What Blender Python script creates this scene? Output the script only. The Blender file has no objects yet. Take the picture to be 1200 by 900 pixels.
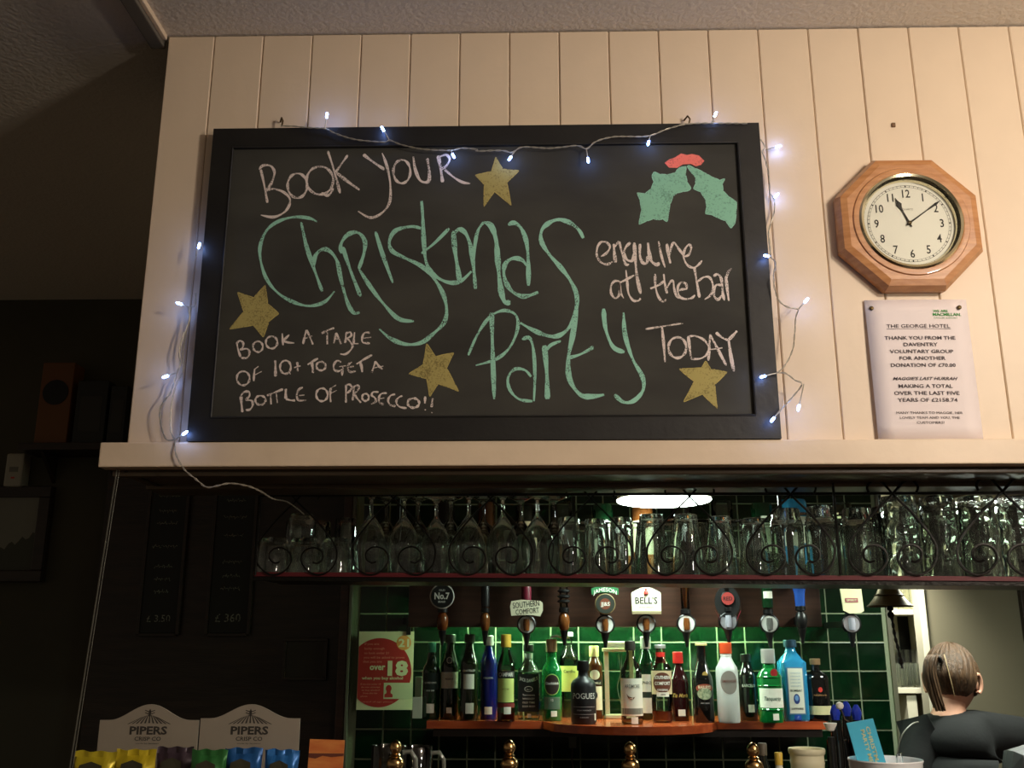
import bpy, bmesh, math, random
from mathutils import Vector, Matrix
from mathutils.geometry import tessellate_polygon
random.seed(7)
PI = math.pi
SC = bpy.context.scene
COL = SC.collection

# ---------------------------------------------------------------- camera
F, PITCH, YAW, CAMD, EYE = 1154.26, 0.26074, -0.02159, 1.95323, 1.45
cp, sp, cy_, sy_ = math.cos(PITCH), math.sin(PITCH), math.cos(YAW), math.sin(YAW)
FWD = Vector((sy_*cp, cy_*cp, sp)); RGT = Vector((cy_, -sy_, 0)); UP = RGT.cross(FWD)
EYEP = Vector((0, -CAMD, EYE))
cam = bpy.data.cameras.new('camera'); co = bpy.data.objects.new('camera', cam); COL.objects.link(co)
co.matrix_world = Matrix(((RGT.x, UP.x, -FWD.x, 0), (RGT.y, UP.y, -FWD.y, -CAMD), (RGT.z, UP.z, -FWD.z, EYE), (0, 0, 0, 1)))
cam.sensor_width = 36; cam.lens = F/1200*36; cam.clip_start = .02
SC.camera = co

def at(px, py, Y):
    d = FWD*F + RGT*(px-600) - UP*(py-450)
    return EYEP + d*((Y+CAMD)/d.y)
def atz(px, py, Z):
    d = FWD*F + RGT*(px-600) - UP*(py-450)
    return EYEP + d*((Z-EYE)/d.z)

# ---------------------------------------------------------------- world, lights, exposure
w = bpy.data.worlds.new('world'); SC.world = w; w.use_nodes = True
w.node_tree.nodes['Background'].inputs[0].default_value = (1, .82, .6, 1)
w.node_tree.nodes['Background'].inputs[1].default_value = .11
def lamp(name, kind, loc, power, col, size=.05, rot=None, size_y=None):
    l = bpy.data.lights.new(name, kind); l.energy = power; l.color = col
    if kind == 'AREA':
        l.size = size
        if size_y: l.shape = 'RECTANGLE'; l.size_y = size_y
    else: l.shadow_soft_size = size
    o = bpy.data.objects.new(name, l); COL.objects.link(o); o.location = loc
    if rot: o.rotation_euler = rot
    return o
lamp('pub_lamp', 'POINT', (1.5, -1.5, 2.52), 47, (1, .87, .74), .06)
lamp('pub_lamp', 'POINT', (2.1, -1.9, 2.5), 34, (1, .87, .74), .07)
lamp('pub_lamp', 'POINT', (1.5, -1.65, 2.0), 27, (1, .87, .74), .06)
SC.view_settings.view_transform = 'Standard'; SC.view_settings.look = 'None'
SC.view_settings.exposure = 0; SC.view_settings.gamma = 1; SC.view_settings.use_curve_mapping = False
SC.cycles.max_bounces = 20; SC.cycles.transmission_bounces = 18; SC.cycles.glossy_bounces = 6
SC.cycles.diffuse_bounces = 4; SC.cycles.transparent_max_bounces = 24
SC.cycles.caustics_refractive = False; SC.cycles.caustics_reflective = False
SC.cycles.sample_clamp_indirect = 4

# ---------------------------------------------------------------- materials
def lin(c):
    return tuple(((v/255)/12.92 if v/255 <= .04045 else ((v/255+.055)/1.055)**2.4) for v in c)
MATS = {}
def mat(name, c, rough=.5, metal=0, trans=0, emit=0, bump=0, bscale=60, vary=0, vscale=8, c2=None, sub=0, ior=1.45, coat=0, stretch=None, objvar=0):
    if name in MATS: return MATS[name]
    m = bpy.data.materials.new(name); m.use_nodes = True; MATS[name] = m
    nt = m.node_tree; b = nt.nodes['Principled BSDF']; L = nt.links
    col = lin(c)+(1,)
    b.inputs['Base Color'].default_value = col
    b.inputs['Roughness'].default_value = rough; b.inputs['Metallic'].default_value = metal
    b.inputs['Transmission Weight'].default_value = trans; b.inputs['IOR'].default_value = ior
    b.inputs['Coat Weight'].default_value = coat
    if sub: b.inputs['Subsurface Weight'].default_value = sub; b.inputs['Subsurface Radius'].default_value = (.02, .02, .02)
    if emit: b.inputs['Emission Color'].default_value = col; b.inputs['Emission Strength'].default_value = emit
    if vary or bump or c2:
        tc = nt.nodes.new('ShaderNodeTexCoord'); mp = nt.nodes.new('ShaderNodeMapping'); L.new(tc.outputs['Object'], mp.inputs[0])
        if stretch: mp.inputs['Scale'].default_value = stretch
        n = nt.nodes.new('ShaderNodeTexNoise'); n.inputs['Scale'].default_value = vscale; n.inputs['Detail'].default_value = 5
        L.new(mp.outputs[0], n.inputs[0])
        if vary or c2:
            mx = nt.nodes.new('ShaderNodeMix'); mx.data_type = 'RGBA'
            k = c2 if c2 else tuple(v*(1-vary) for v in c)
            mx.inputs[6].default_value = col; mx.inputs[7].default_value = lin(k)+(1,)
            r = nt.nodes.new('ShaderNodeMapRange'); r.inputs[1].default_value = .35; r.inputs[2].default_value = .65
            L.new(n.outputs[0], r.inputs[0]); L.new(r.outputs[0], mx.inputs[0]); L.new(mx.outputs[2], b.inputs['Base Color'])
        if bump:
            n2 = nt.nodes.new('ShaderNodeTexNoise'); n2.inputs['Scale'].default_value = bscale; n2.inputs['Detail'].default_value = 4
            L.new(mp.outputs[0], n2.inputs[0])
            bp = nt.nodes.new('ShaderNodeBump'); bp.inputs['Strength'].default_value = bump; bp.inputs['Distance'].default_value = .01
            L.new(n2.outputs[0], bp.inputs['Height']); L.new(bp.outputs[0], b.inputs['Normal'])
    if objvar:
        oi = nt.nodes.new('ShaderNodeObjectInfo'); hs = nt.nodes.new('ShaderNodeHueSaturation')
        r = nt.nodes.new('ShaderNodeMapRange'); r.inputs[3].default_value = 1-objvar; r.inputs[4].default_value = 1+objvar
        L.new(oi.outputs['Random'], r.inputs[0]); L.new(r.outputs[0], hs.inputs['Value'])
        src = b.inputs['Base Color'].links[0].from_socket if b.inputs['Base Color'].links else None
        if src: L.new(src, hs.inputs['Color'])
        else: hs.inputs['Color'].default_value = col
        L.new(hs.outputs[0], b.inputs['Base Color'])
    return m
def chalk(name, c, cover=.45, sc=420, amin=.12):
    m = bpy.data.materials.new(name); m.use_nodes = True; nt = m.node_tree; L = nt.links
    b = nt.nodes['Principled BSDF']; b.inputs['Base Color'].default_value = lin(c)+(1,); b.inputs['Roughness'].default_value = .95
    b.inputs['Specular IOR Level'].default_value = .1
    tc = nt.nodes.new('ShaderNodeTexCoord'); n = nt.nodes.new('ShaderNodeTexNoise'); n.inputs['Scale'].default_value = sc; n.inputs['Detail'].default_value = 3
    n2 = nt.nodes.new('ShaderNodeTexNoise'); n2.inputs['Scale'].default_value = sc*.09
    L.new(tc.outputs['Object'], n.inputs[0]); L.new(tc.outputs['Object'], n2.inputs[0])
    ad = nt.nodes.new('ShaderNodeMath'); ad.operation = 'MULTIPLY_ADD'; ad.inputs[1].default_value = .6; L.new(n2.outputs[0], ad.inputs[0]); L.new(n.outputs[0], ad.inputs[2])
    r = nt.nodes.new('ShaderNodeMapRange'); r.inputs[1].default_value = 1.10-cover-.02; r.inputs[2].default_value = 1.10-cover+.15
    r.inputs[3].default_value = amin
    L.new(ad.outputs[0], r.inputs[0]); L.new(r.outputs[0], b.inputs['Alpha'])
    return m
def thin_glass(name, c, ior=1.8):
    if name in MATS: return MATS[name]
    m = bpy.data.materials.new(name); m.use_nodes = True; nt = m.node_tree; MATS[name] = m
    for n in list(nt.nodes):
        if n.type == 'BSDF_PRINCIPLED': nt.nodes.remove(n)
    t = nt.nodes.new('ShaderNodeBsdfTransparent'); t.inputs[0].default_value = lin(c)+(1,)
    g = nt.nodes.new('ShaderNodeBsdfGlossy'); g.inputs['Roughness'].default_value = .02
    f = nt.nodes.new('ShaderNodeFresnel'); f.inputs[0].default_value = ior
    x = nt.nodes.new('ShaderNodeMixShader'); nt.links.new(f.outputs[0], x.inputs[0]); nt.links.new(t.outputs[0], x.inputs[1]); nt.links.new(g.outputs[0], x.inputs[2])
    nt.links.new(x.outputs[0], nt.nodes['Material Output'].inputs[0])
    return m
def glassm(name, c, rough=0.0, ior=1.45):
    if name in MATS: return MATS[name]
    m = bpy.data.materials.new(name); m.use_nodes = True; nt = m.node_tree; MATS[name] = m
    for n in list(nt.nodes):
        if n.type == 'BSDF_PRINCIPLED': nt.nodes.remove(n)
    g = nt.nodes.new('ShaderNodeBsdfGlass'); g.inputs[0].default_value = lin(c)+(1,); g.inputs['Roughness'].default_value = rough; g.inputs['IOR'].default_value = ior
    tr = nt.nodes.new('ShaderNodeBsdfTransparent'); df = nt.nodes.new('ShaderNodeBsdfDiffuse'); tl_ = nt.nodes.new('ShaderNodeBsdfTranslucent')
    m1 = nt.nodes.new('ShaderNodeMixShader'); m1.inputs[0].default_value = .08; nt.links.new(g.outputs[0], m1.inputs[1]); nt.links.new(tr.outputs[0], m1.inputs[2])
    m2 = nt.nodes.new('ShaderNodeMixShader'); m2.inputs[0].default_value = .5; nt.links.new(df.outputs[0], m2.inputs[1]); nt.links.new(tl_.outputs[0], m2.inputs[2])
    m3 = nt.nodes.new('ShaderNodeMixShader'); m3.inputs[0].default_value = .022; nt.links.new(m1.outputs[0], m3.inputs[1]); nt.links.new(m2.outputs[0], m3.inputs[2])
    nt.links.new(m3.outputs[0], nt.nodes['Material Output'].inputs[0])
    return m

M_PLANK = mat('cream_gloss_paint', (234, 212, 184), .42, bump=.12, bscale=14, vary=.04, vscale=3)
M_CEIL = mat('stippled_plaster', (216, 208, 196), .9, bump=.3, bscale=90)
M_CEILD = mat('dull_plaster', (150, 142, 128), .9, bump=.5, bscale=90)
M_TRIM = mat('scuffed_cream_paint', (234, 212, 184), .4, c2=(226, 204, 176), vscale=9, bump=.08, bscale=30)
M_DARKW = mat('dark_stained_wood', (48, 36, 28), .35, bump=.1, bscale=30, c2=(34, 26, 20), vscale=6, stretch=(1, 8, 8))
M_SOFF = mat('dark_soffit_varnish', (104, 90, 72), .35, c2=(88, 76, 60), vscale=4, stretch=(1, 8, 1))
M_DWALL = mat('dark_wall_paint', (74, 70, 54), .8, vary=.15, vscale=2)
M_TILE = mat('dark_green_glaze', (3, 22, 10), .12, c2=(6, 32, 15), vscale=18, objvar=.25, bump=.05, bscale=12)
M_GROUT = mat('pale_grout', (128, 136, 110), .85, bump=.3, bscale=200)
M_MAHOG = mat('mahogany', (70, 46, 36), .3, c2=(54, 36, 28), vscale=5, stretch=(1, 6, 14), bump=.05)
M_SHELF = mat('orange_varnished_pine', (176, 78, 38), .25, c2=(150, 60, 28), vscale=6, stretch=(1, 8, 8), coat=.4)
M_REDMAT = mat('red_shelf_lip', (96, 26, 32), .5)
M_IRON = mat('black_wrought_iron', (30, 28, 24), .38, metal=.6, bump=.2, bscale=150)
M_BLK = mat('black_plastic', (14, 14, 14), .35)
M_CHROME = mat('chrome', (220, 220, 218), .12, metal=1)
M_BRASS = mat('polished_brass', (206, 168, 112), .2, metal=1)
M_OLDBRASS = mat('tarnished_brass', (92, 76, 48), .45, metal=.8)
M_WHITE = mat('white_paper', (238, 234, 226), .8)
M_CREAM = mat('cream_card', (226, 220, 190), .7)
M_INK = mat('black_ink', (30, 28, 30), .7)
M_GLASS = glassm('clear_glass', (253, 255, 253)); M_GLASSB = thin_glass('thin_clear_glass', (248, 252, 248), 1.8)
M_WALLB = mat('beige_wall_paint', (122, 116, 94), .8, vary=.05, vscale=2)
M_UNIT = mat('white_melamine', (214, 210, 186), .5)
M_FLOOR = mat('brown_floor_boards', (70, 48, 34), .5, c2=(56, 38, 26), vscale=5, stretch=(1, 8, 1))

# ---------------------------------------------------------------- mesh helpers
class MB:
    def __init__(s): s.v = []; s.f = []; s.sm = []
    def add(s, vs, fs, smooth=False, M=None):
        k = len(s.v)
        s.v += [tuple(M @ Vector(p)) if M else tuple(p) for p in vs]
        s.f += [tuple(i+k for i in f) for f in fs]; s.sm += [smooth]*len(fs)
        return s
    def box(s, x0, x1, y0, y1, z0, z1, b=0, M=None):
        if b <= 0:
            v = [(x, y, z) for x in (x0, x1) for y in (y0, y1) for z in (z0, z1)]
            return s.add(v, [(0, 1, 3, 2), (4, 6, 7, 5), (0, 4, 5, 1), (2, 3, 7, 6), (0, 2, 6, 4), (1, 5, 7, 3)], M=M)
        bm = bmesh.new(); bmesh.ops.create_cube(bm, size=1)
        for q in bm.verts: q.co = Vector(((x0+x1)/2+q.co.x*(x1-x0), (y0+y1)/2+q.co.y*(y1-y0), (z0+z1)/2+q.co.z*(z1-z0)))
        bmesh.ops.bevel(bm, geom=bm.edges[:], offset=b, segments=2, affect='EDGES', profile=.6)
        bm.verts.ensure_lookup_table(); bm.verts.index_update()
        s.add([q.co[:] for q in bm.verts], [[q.index for q in f.verts] for f in bm.faces], M=M); bm.free(); return s
    def lathe(s, prof, n=24, M=None, flute=0, cap=True):
        vs, fs = [], []
        for i, (r, z) in enumerate(prof):
            for k in range(n):
                a = 2*PI*k/n; rr = r*(1+(flute if (k % 2) else 0))
                vs.append((rr*math.cos(a), rr*math.sin(a), z))
        for i in range(len(prof)-1):
            for k in range(n):
                fs.append((i*n+k, i*n+(k+1) % n, (i+1)*n+(k+1) % n, (i+1)*n+k))
        if cap and prof[0][0] > 1e-5: fs.append(tuple(reversed(range(n))))
        if cap and prof[-1][0] > 1e-5: fs.append(tuple((len(prof)-1)*n+k for k in range(n)))
        return s.add(vs, fs, True, M)
    def tube(s, pts, r, n=6, closed=False):
        pts = [Vector(p) for p in pts]; N = len(pts); vs, fs = [], []
        prev = None
        for i, p in enumerate(pts):
            t = (pts[min(i+1, N-1)]-pts[max(i-1, 0)])
            if t.length < 1e-9: t = Vector((0, 0, 1))
            t.normalize()
            if prev is None: prev = t.orthogonal().normalized()
            u = prev-t*prev.dot(t)
            u = u.normalized() if u.length > 1e-6 else t.orthogonal().normalized()
            prev = u; v = t.cross(u); rr = r[i] if isinstance(r, (list, tuple)) else r
            for k in range(n):
                a = 2*PI*k/n; vs.append(p+u*math.cos(a)*rr+v*math.sin(a)*rr)
        for i in range(N-1):
            for k in range(n): fs.append((i*n+k, i*n+(k+1) % n, (i+1)*n+(k+1) % n, (i+1)*n+k))
        fs.append(tuple(reversed(range(n)))); fs.append(tuple((N-1)*n+k for k in range(n)))
        return s.add(vs, fs, True)
    def poly(s, pts, flip=False):          # flat polygon fan via tessellation, pts 3-D
        t = tessellate_polygon([[Vector(p) for p in pts]])
        return s.add(pts, [tuple(a) for a in t])
    def prism(s, pts, y0, y1, M=None):     # pts (x,z) outline extruded in Y
        n = len(pts); vs = [(x, y0, z) for x, z in pts]+[(x, y1, z) for x, z in pts]
        fs = [(i, (i+1) % n, n+(i+1) % n, n+i) for i in range(n)]
        fs += [tuple(range(n))[::-1], tuple(range(n, 2*n))]
        return s.add(vs, fs, M=M)
    def mesh(s, name, m):
        me = bpy.data.meshes.new(name); me.from_pydata(s.v, [], s.f)
        me.polygons.foreach_set('use_smooth', s.sm); me.materials.append(m)
        bm = bmesh.new(); bm.from_mesh(me); bmesh.ops.recalc_face_normals(bm, faces=bm.faces[:])
        for e in bm.edges:
            if len(e.link_faces) == 2 and e.calc_face_angle(0) > .7: e.smooth = False
        bm.to_mesh(me); bm.free(); me.update()
        return me
    def obj(s, name, m, parent=None):
        o = bpy.data.objects.new(name, s.mesh(name, m)); COL.objects.link(o)
        if parent: o.parent = parent
        return o
def thing(name, label, cat, loc=(0, 0, 0), group=None, rz=0):
    o = bpy.data.objects.new(name, None); COL.objects.link(o); o.location = loc; o.rotation_euler.z = rz
    o['label'] = label; o['category'] = cat; o.empty_display_size = .05
    if group: o['group'] = group
    return o
def tag(o, label, cat, group=None):
    o['label'] = label; o['category'] = cat
    if group: o['group'] = group
    return o
def struct(o): o['kind'] = 'structure'; return o
def dup(root, loc, label=None, rz=None, group=None):
    r = root.copy(); COL.objects.link(r); r.location = loc
    if rz is not None: r.rotation_euler.z = rz
    if label: r['label'] = label
    if group: r['group'] = group
    for ch in list(root.children):
        c = ch.copy(); COL.objects.link(c); c.parent = r
        for g in list(ch.children):
            d = g.copy(); COL.objects.link(d); d.parent = c
    return r
def T(x=0, y=0, z=0): return Matrix.Translation((x, y, z))
def crom(pts, k=6):
    if len(pts) < 3: return [tuple(p) for p in pts]
    P = [Vector(tuple(p)+(0,)*(3-len(p))) for p in pts]; out = []
    for i in range(len(P)-1):
        a, b, c, d = P[max(i-1, 0)], P[i], P[i+1], P[min(i+2, len(P)-1)]
        for j in range(k):
            t = j/k
            out.append(.5*((2*b)+(c-a)*t+(2*a-5*b+4*c-d)*t*t+(3*b-a-3*c+d)*t**3))
    out.append(P[-1]); return out
def text(name, s, m, parent, org, width=None, height=None, align='C', bold=0, shear=0, fn=None, sx=1):
    """flat lettering facing -Y; org = centre of the baseline (local to parent); fn maps (x,z)->point"""
    cu = bpy.data.curves.new('t', 'FONT'); cu.body = s; cu.size = 1; cu.offset = bold; cu.resolution_u = 2; cu.shear = shear
    to = bpy.data.objects.new('t', cu); COL.objects.link(to)
    dg = bpy.context.evaluated_depsgraph_get(); me = bpy.data.meshes.new_from_object(to.evaluated_get(dg))
    bpy.data.objects.remove(to); bpy.data.curves.remove(cu)
    xs = [v.co.x for v in me.vertices]; ys = [v.co.y for v in me.vertices]
    if not xs: return None
    x0, x1 = min(xs), max(xs); y1 = max(ys)
    kx = width/(x1-x0) if width else height/y1*sx
    ky = height/y1 if height else kx
    off = (x0+x1)/2 if align == 'C' else (x0 if align == 'L' else x1)
    org = Vector(org)
    for v in me.vertices:
        x, z = (v.co.x-off)*kx, v.co.y*ky
        v.co = fn(x, z) if fn else org+Vector((x, 0, z))
    me.materials.clear(); me.materials.append(m); me.update()
    o = bpy.data.objects.new(name, me); COL.objects.link(o); o.parent = parent
    return o

# ================================================================ STRUCTURE
CEIL, BZ = 2.80, 1.798
XL = -.828
# bulkhead over the bar: backing slab and the tongue-and-groove planks
wb = struct(MB().box(XL, 2.3, .012, .30, 1.80, CEIL).obj('wall_front', M_PLANK))
PW, PX9 = .11213, .28805
edges = [XL]+[PX9+(k-9)*PW for k in range(0, 27)]
plank = None
for i in range(len(edges)-1):
    a, b = edges[i]+.0008, edges[i+1]-.0008
    if b-a > .1 or True:
        wv = b-a; c = .0022; dy = random.uniform(-.0006, .0006)
        pts = [(0, .010), (0, c), (c, 0), (wv-c, 0), (wv, c), (wv, .010)]
        mb = MB(); n = len(pts)
        vs = [(x, y, z) for z in (1.85, CEIL-.004) for x, y in pts]
        fs = [(j, (j+1) % n, n+(j+1) % n, n+j) for j in range(n)]+[tuple(range(n))[::-1], tuple(range(n, 2*n))]
        if i in (0,): me = mb.add(vs, fs).mesh('plank', M_PLANK)
        elif i == 1: me = plank = mb.add(vs, fs).mesh('plank', M_PLANK)
        else: me = plank
        o = bpy.data.objects.new('plank', me); COL.objects.link(o); o.parent = wb; o.location = (a, dy+.001, 0)
# bottom ledge trim with its left nose
struct(MB().box(-.872, 2.3, -.022, .012, BZ, 1.8485, .003).obj('trim_1', M_TRIM))
# soffit with stepped mouldings
s = MB()
s.box(-.86, 2.3, .013, .30, BZ-.0005, BZ+.002)
s.box(-.86, 2.3, .02, .045, BZ-.012, BZ, .003)
s.box(-.86, 2.3, .20, .30, BZ-.010, BZ, .003)
so = struct(s.obj('trim_2', M_SOFF))
struct(MB().box(-.835, -.828, .02, .30, BZ-.004, CEIL-.001).obj('trim_3', M_DARKW))
# ceilings
struct(MB().box(XL-.012, 3.2, -4.2, .02, CEIL, CEIL+.05).obj('ceiling_pub', M_CEIL))
struct(MB().box(-4.0, XL-.012, -4.2, 1.80, CEIL+.004, CEIL+.05).obj('ceiling_left', mat('left_ceiling_plaster', (206, 196, 180), .9, bump=.3, bscale=90)))
struct(MB().box(XL-.045, XL-.012, -4.2, .02, CEIL-.022, CEIL+.01, .003).obj('trim_4', mat('grey_batten_paint', (104, 98, 88), .6)))
struct(MB().box(XL-.012, XL-.002, -4.2, .0, CEIL-.012, CEIL+.01, .002).obj('trim_5', M_PLANK))
struct(MB().box(XL+.003, 3.4, .30, 4.2, 2.12, 2.16).obj('ceiling_bar', M_CEIL))
# dark wall on the left with the mahogany bay beside the tiles
TY = 1.72
struct(MB().box(-4.0, -.665, 1.76, 1.82, 0, CEIL+.004).obj('wall_left', M_DWALL))
struct(MB().box(-1.62, -.665, 1.735, 1.76, 0, 2.12).obj('wall_panelling', M_DARKW))
struct(MB().box(-.705, -.672, 1.70, 1.735, 0, 2.12, .004).obj('trim_6', M_MAHOG))
struct(MB().box(-.670, -.660, 1.69, 1.735, 0, 2.12, .001).obj('trim_7', mat('aluminium_strip', (104, 100, 90), .5, metal=.3)))
# tiled back wall, one object a tile
tw = struct(MB().box(-.66, 1.268, TY+.001, TY+.06, 0, 2.12).obj('wall_back', M_GROUT))
gx = at(645.5, 745, TY).x; gz = at(700, 752.3, TY).z; P = .0995
tile = MB().box(.0026, P-.0026, -.0016, .002, .0026, P-.0026, .0008).mesh('tile', M_TILE)
for i in range(-20, 20):
    for j in range(-5, 7):
        x, z = gx+i*P, gz+j*P
        if x < -.66 or x+P > 1.27 or z+P > 2.11: continue
        o = bpy.data.objects.new('tile', tile); COL.objects.link(o); o.parent = tw
        o.location = (x, TY, z); o.rotation_euler = (random.uniform(-.004, .004), 0, random.uniform(-.004, .004))
x = gx+math.floor((1.27-gx)/P)*P
if 1.266-x > .02:
    cut = MB().box(.0026, 1.266-x, -.0016, .002, .0026, P-.0026, .0008).mesh('tile', M_TILE)
    for j in range(-5, 7):
        if gz+(j+1)*P > 2.11: continue
        o = bpy.data.objects.new('tile', cut); COL.objects.link(o); o.parent = tw; o.location = (x, TY, gz+j*P)
struct(MB().box(1.268, 1.285, TY-.006, 2.0, 0, 2.12, .002).obj('trim_8', mat('pale_edge_paint', (90, 86, 70), .5)))
# passage with beige wall beyond the tiles
struct(MB().box(1.2, 3.4, 2.62, 2.68, 0, 2.12).obj('wall_right', M_WALLB))
struct(MB().box(1.285, 1.30, 2.0, 2.62, 0, 2.12).obj('wall_passage', M_WALLB))
struct(MB().box(-4, 3.4, -4.2, 4.2, -.05, 0).obj('floor', M_FLOOR))
# beige partition nearer, whose white edge post stands beside the shelf unit
pL = at(1077, 700, 2.2).x
struct(MB().box(pL+.012, 3.4, 2.2, 2.24, 0, 2.12).obj('wall_partition', M_WALLB))
struct(MB().box(pL-.014, pL+.012, 2.17, 2.245, 0, 2.12, .003).obj('trim_9', M_UNIT))
xr = at(1195, 710, 2.19).x
struct(MB().box(xr, xr+.05, 2.17, 2.2, 0, 2.12, .004).obj('trim_10', M_DARKW))

# bar counters (their tops are just below the picture)
c = thing('bar_counter', 'long dark wooden bar counter running under the brass-topped pumps', 'bar counter', (0, 0, 0))
MB().box(-1.25, 2.2, -.12, .46, 1.0, 1.05, .012).obj('counter_top', M_MAHOG, c)
MB().box(-1.2, 2.1, -.02, .38, 0, 1.0).obj('counter_front', M_DARKW, c)
c = thing('back_counter', 'dark back bar counter standing below the green tiles', 'counter', (0, 0, 0))
MB().box(-.6, .92, 1.22, 1.70, .86, .90, .006).obj('counter_top', M_DARKW, c)
MB().box(-.58, .90, 1.27, 1.69, 0, .86).obj('cupboard', M_DARKW, c)

# ================================================================ BLACKBOARD
M_FRAME = mat('matt_black_frame', (27, 26, 25), .5, bump=.08, bscale=40, c2=(33, 32, 30), vscale=14)
M_BOARD = mat('chalky_blackboard', (50, 49, 45), .85, c2=(68, 67, 61), vscale=3.2, stretch=(1, 1, 2.2))
C_WHT = chalk('white_chalk', (236, 222, 214), .47)
C_GRN = chalk('green_chalk', (160, 216, 194), .50)
C_YEL = chalk('yellow_chalk', (180, 166, 104), .46, 300, .55)
C_LEAF = chalk('leaf_green_chalk', (144, 200, 174), .48, 300, .62)
C_RED = chalk('red_chalk', (250, 132, 122), .56, 300, .7)
C_DUST = chalk('chalk_dust', (120, 116, 110), .24, 60)
bx0, bx1, bz0, bz1 = -.696, .4934, 1.8494, 2.5474
BY = -.026
board = thing('blackboard', 'large black framed chalkboard advertising a party in green and white chalk', 'chalkboard', ((bx0+bx1)/2, 0, bz0))
BO = Vector(board.location)
FW = .046
def frame_piece(p):      # p = 4 outer/inner corners (x,z)
    return [(x-BO.x, z-BO.z) for x, z in p]
ix0, ix1, iz0, iz1 = at(247, 490, BY).x, at(885.5, 485, BY).x, at(560, 488, BY).z, at(560, 170, BY).z
for q in ([(bx0, bz1), (bx1, bz1), (ix1, iz1), (ix0, iz1)], [(bx0, bz0), (bx1, bz0), (ix1, iz0), (ix0, iz0)],
          [(bx0, bz0), (bx0, bz1), (ix0, iz1), (ix0, iz0)], [(bx1, bz0), (bx1, bz1), (ix1, iz1), (ix1, iz0)]):
    MB().prism(frame_piece(q), BY, -.004).obj('frame_rail', M_FRAME, board)
bead = MB()
for a, b2 in (((ix0, iz0), (ix1, iz0)), ((ix1, iz0), (ix1, iz1)), ((ix1, iz1), (ix0, iz1)), ((ix0, iz1), (ix0, iz0))):
    bead.tube([(a[0]-BO.x, BY, a[1]-BO.z), (b2[0]-BO.x, BY, b2[1]-BO.z)], .0022, 6)
bead.obj('inner_bead', M_FRAME, board)
MB().box(ix0-BO.x-.003, ix1-BO.x+.003, -.0205, -.006, iz0-BO.z-.003, iz1-BO.z+.003).obj('writing_panel', M_BOARD, board)
CY = -.0209
def bpt(px, py, lift=0):
    p = at(px, py, CY); return Vector((p.x-BO.x, CY-lift, p.z-BO.z))
LIFT = [0]
def ribbon(mb, pts, wpx, k=6):
    """one chalk stroke: a flat ribbon along the traced line, of uneven width with tapered ends"""
    c = crom(pts, k); n = len(c); LIFT[0] = (LIFT[0]+1) % 9
    lf = LIFT[0]*.00003; vs = []
    rr = random.random()*6
    for i, p in enumerate(c):
        a, b = c[max(i-1, 0)], c[min(i+1, n-1)]
        tx, ty = b[0]-a[0], b[1]-a[1]; l = math.hypot(tx, ty) or 1
        nx, ny = -ty/l, tx/l
        t = i/(n-1); wd = wpx*.5*(.82+.22*math.sin(i*.55+rr)+random.uniform(-.07, .07))
        wd *= min(1, .55+t*6, .55+(1-t)*6)
        vs += [bpt(p[0]+nx*wd, p[1]+ny*wd, lf), bpt(p[0]-nx*wd, p[1]-ny*wd, lf)]
    mb.add(vs, [(2*i, 2*i+1, 2*i+3, 2*i+2) for i in range(n-1)])
def ell(cx, cy, rx, ry, a0=-100, a1=265):
    return [(cx+rx*math.cos(math.radians(a0+(a1-a0)*i/12)), cy+ry*math.sin(math.radians(a0+(a1-a0)*i/12))) for i in range(13)]
def strokes(name, m, wpx, tr, L, label=None):
    ox, oy, s = tr; mb = MB()
    for st in L:
        wv = wpx
        if isinstance(st, tuple) and isinstance(st[0], (int, float)): wv, st = st
        ribbon(mb, [(ox+x/s, oy+y/s) for x, y in st], wv)
    o = mb.obj(name, m, board)
    if label: o['label'] = label
    return o
A = (200, 120, 3.3333)
strokes('chalk_writing', C_WHT, 3.3, A, [
    [(352, 262), (365, 320), (378, 392)], [(345, 262), (362, 246), (390, 248), (405, 270), (400, 300), (385, 330), (368, 345)],
    [(372, 345), (400, 338), (440, 350), (465, 375), (462, 405), (440, 432), (400, 448), (352, 440)],
    ell(495, 325, 38, 48), ell(583, 305, 52, 55), [(590, 352), (610, 364), (625, 355), (634, 335)],
    [(614, 190), (635, 255), (662, 355)], [(692, 206), (655, 258), (645, 275)], (4, [(648, 275), (690, 308), (738, 342)]),
    (3.8, [(752, 203), (790, 232), (835, 262)]), [(826, 198), (845, 250), (858, 320), (855, 390), (825, 432), (780, 450), (732, 425)],
    ell(903, 270, 33, 46), (4, [(948, 212), (955, 260), (975, 305), (1005, 310), (1012, 280)]), (4, [(1002, 218), (1010, 265), (1010, 308)]),
    (4.4, [(1045, 208), (1055, 260), (1062, 312)]), [(1045, 215), (1075, 205), (1090, 222), (1075, 250), (1052, 262)],
    [(1070, 262), (1105, 292), (1140, 312), (1170, 317)]], 'white chalk words above the green lettering')
G = [(572, 466), (540, 452), (480, 448), (420, 465), (375, 500), (350, 560), (352, 620), (375, 690), (420, 745), (480, 780), (540, 795), (600, 780), (640, 738)]
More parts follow.
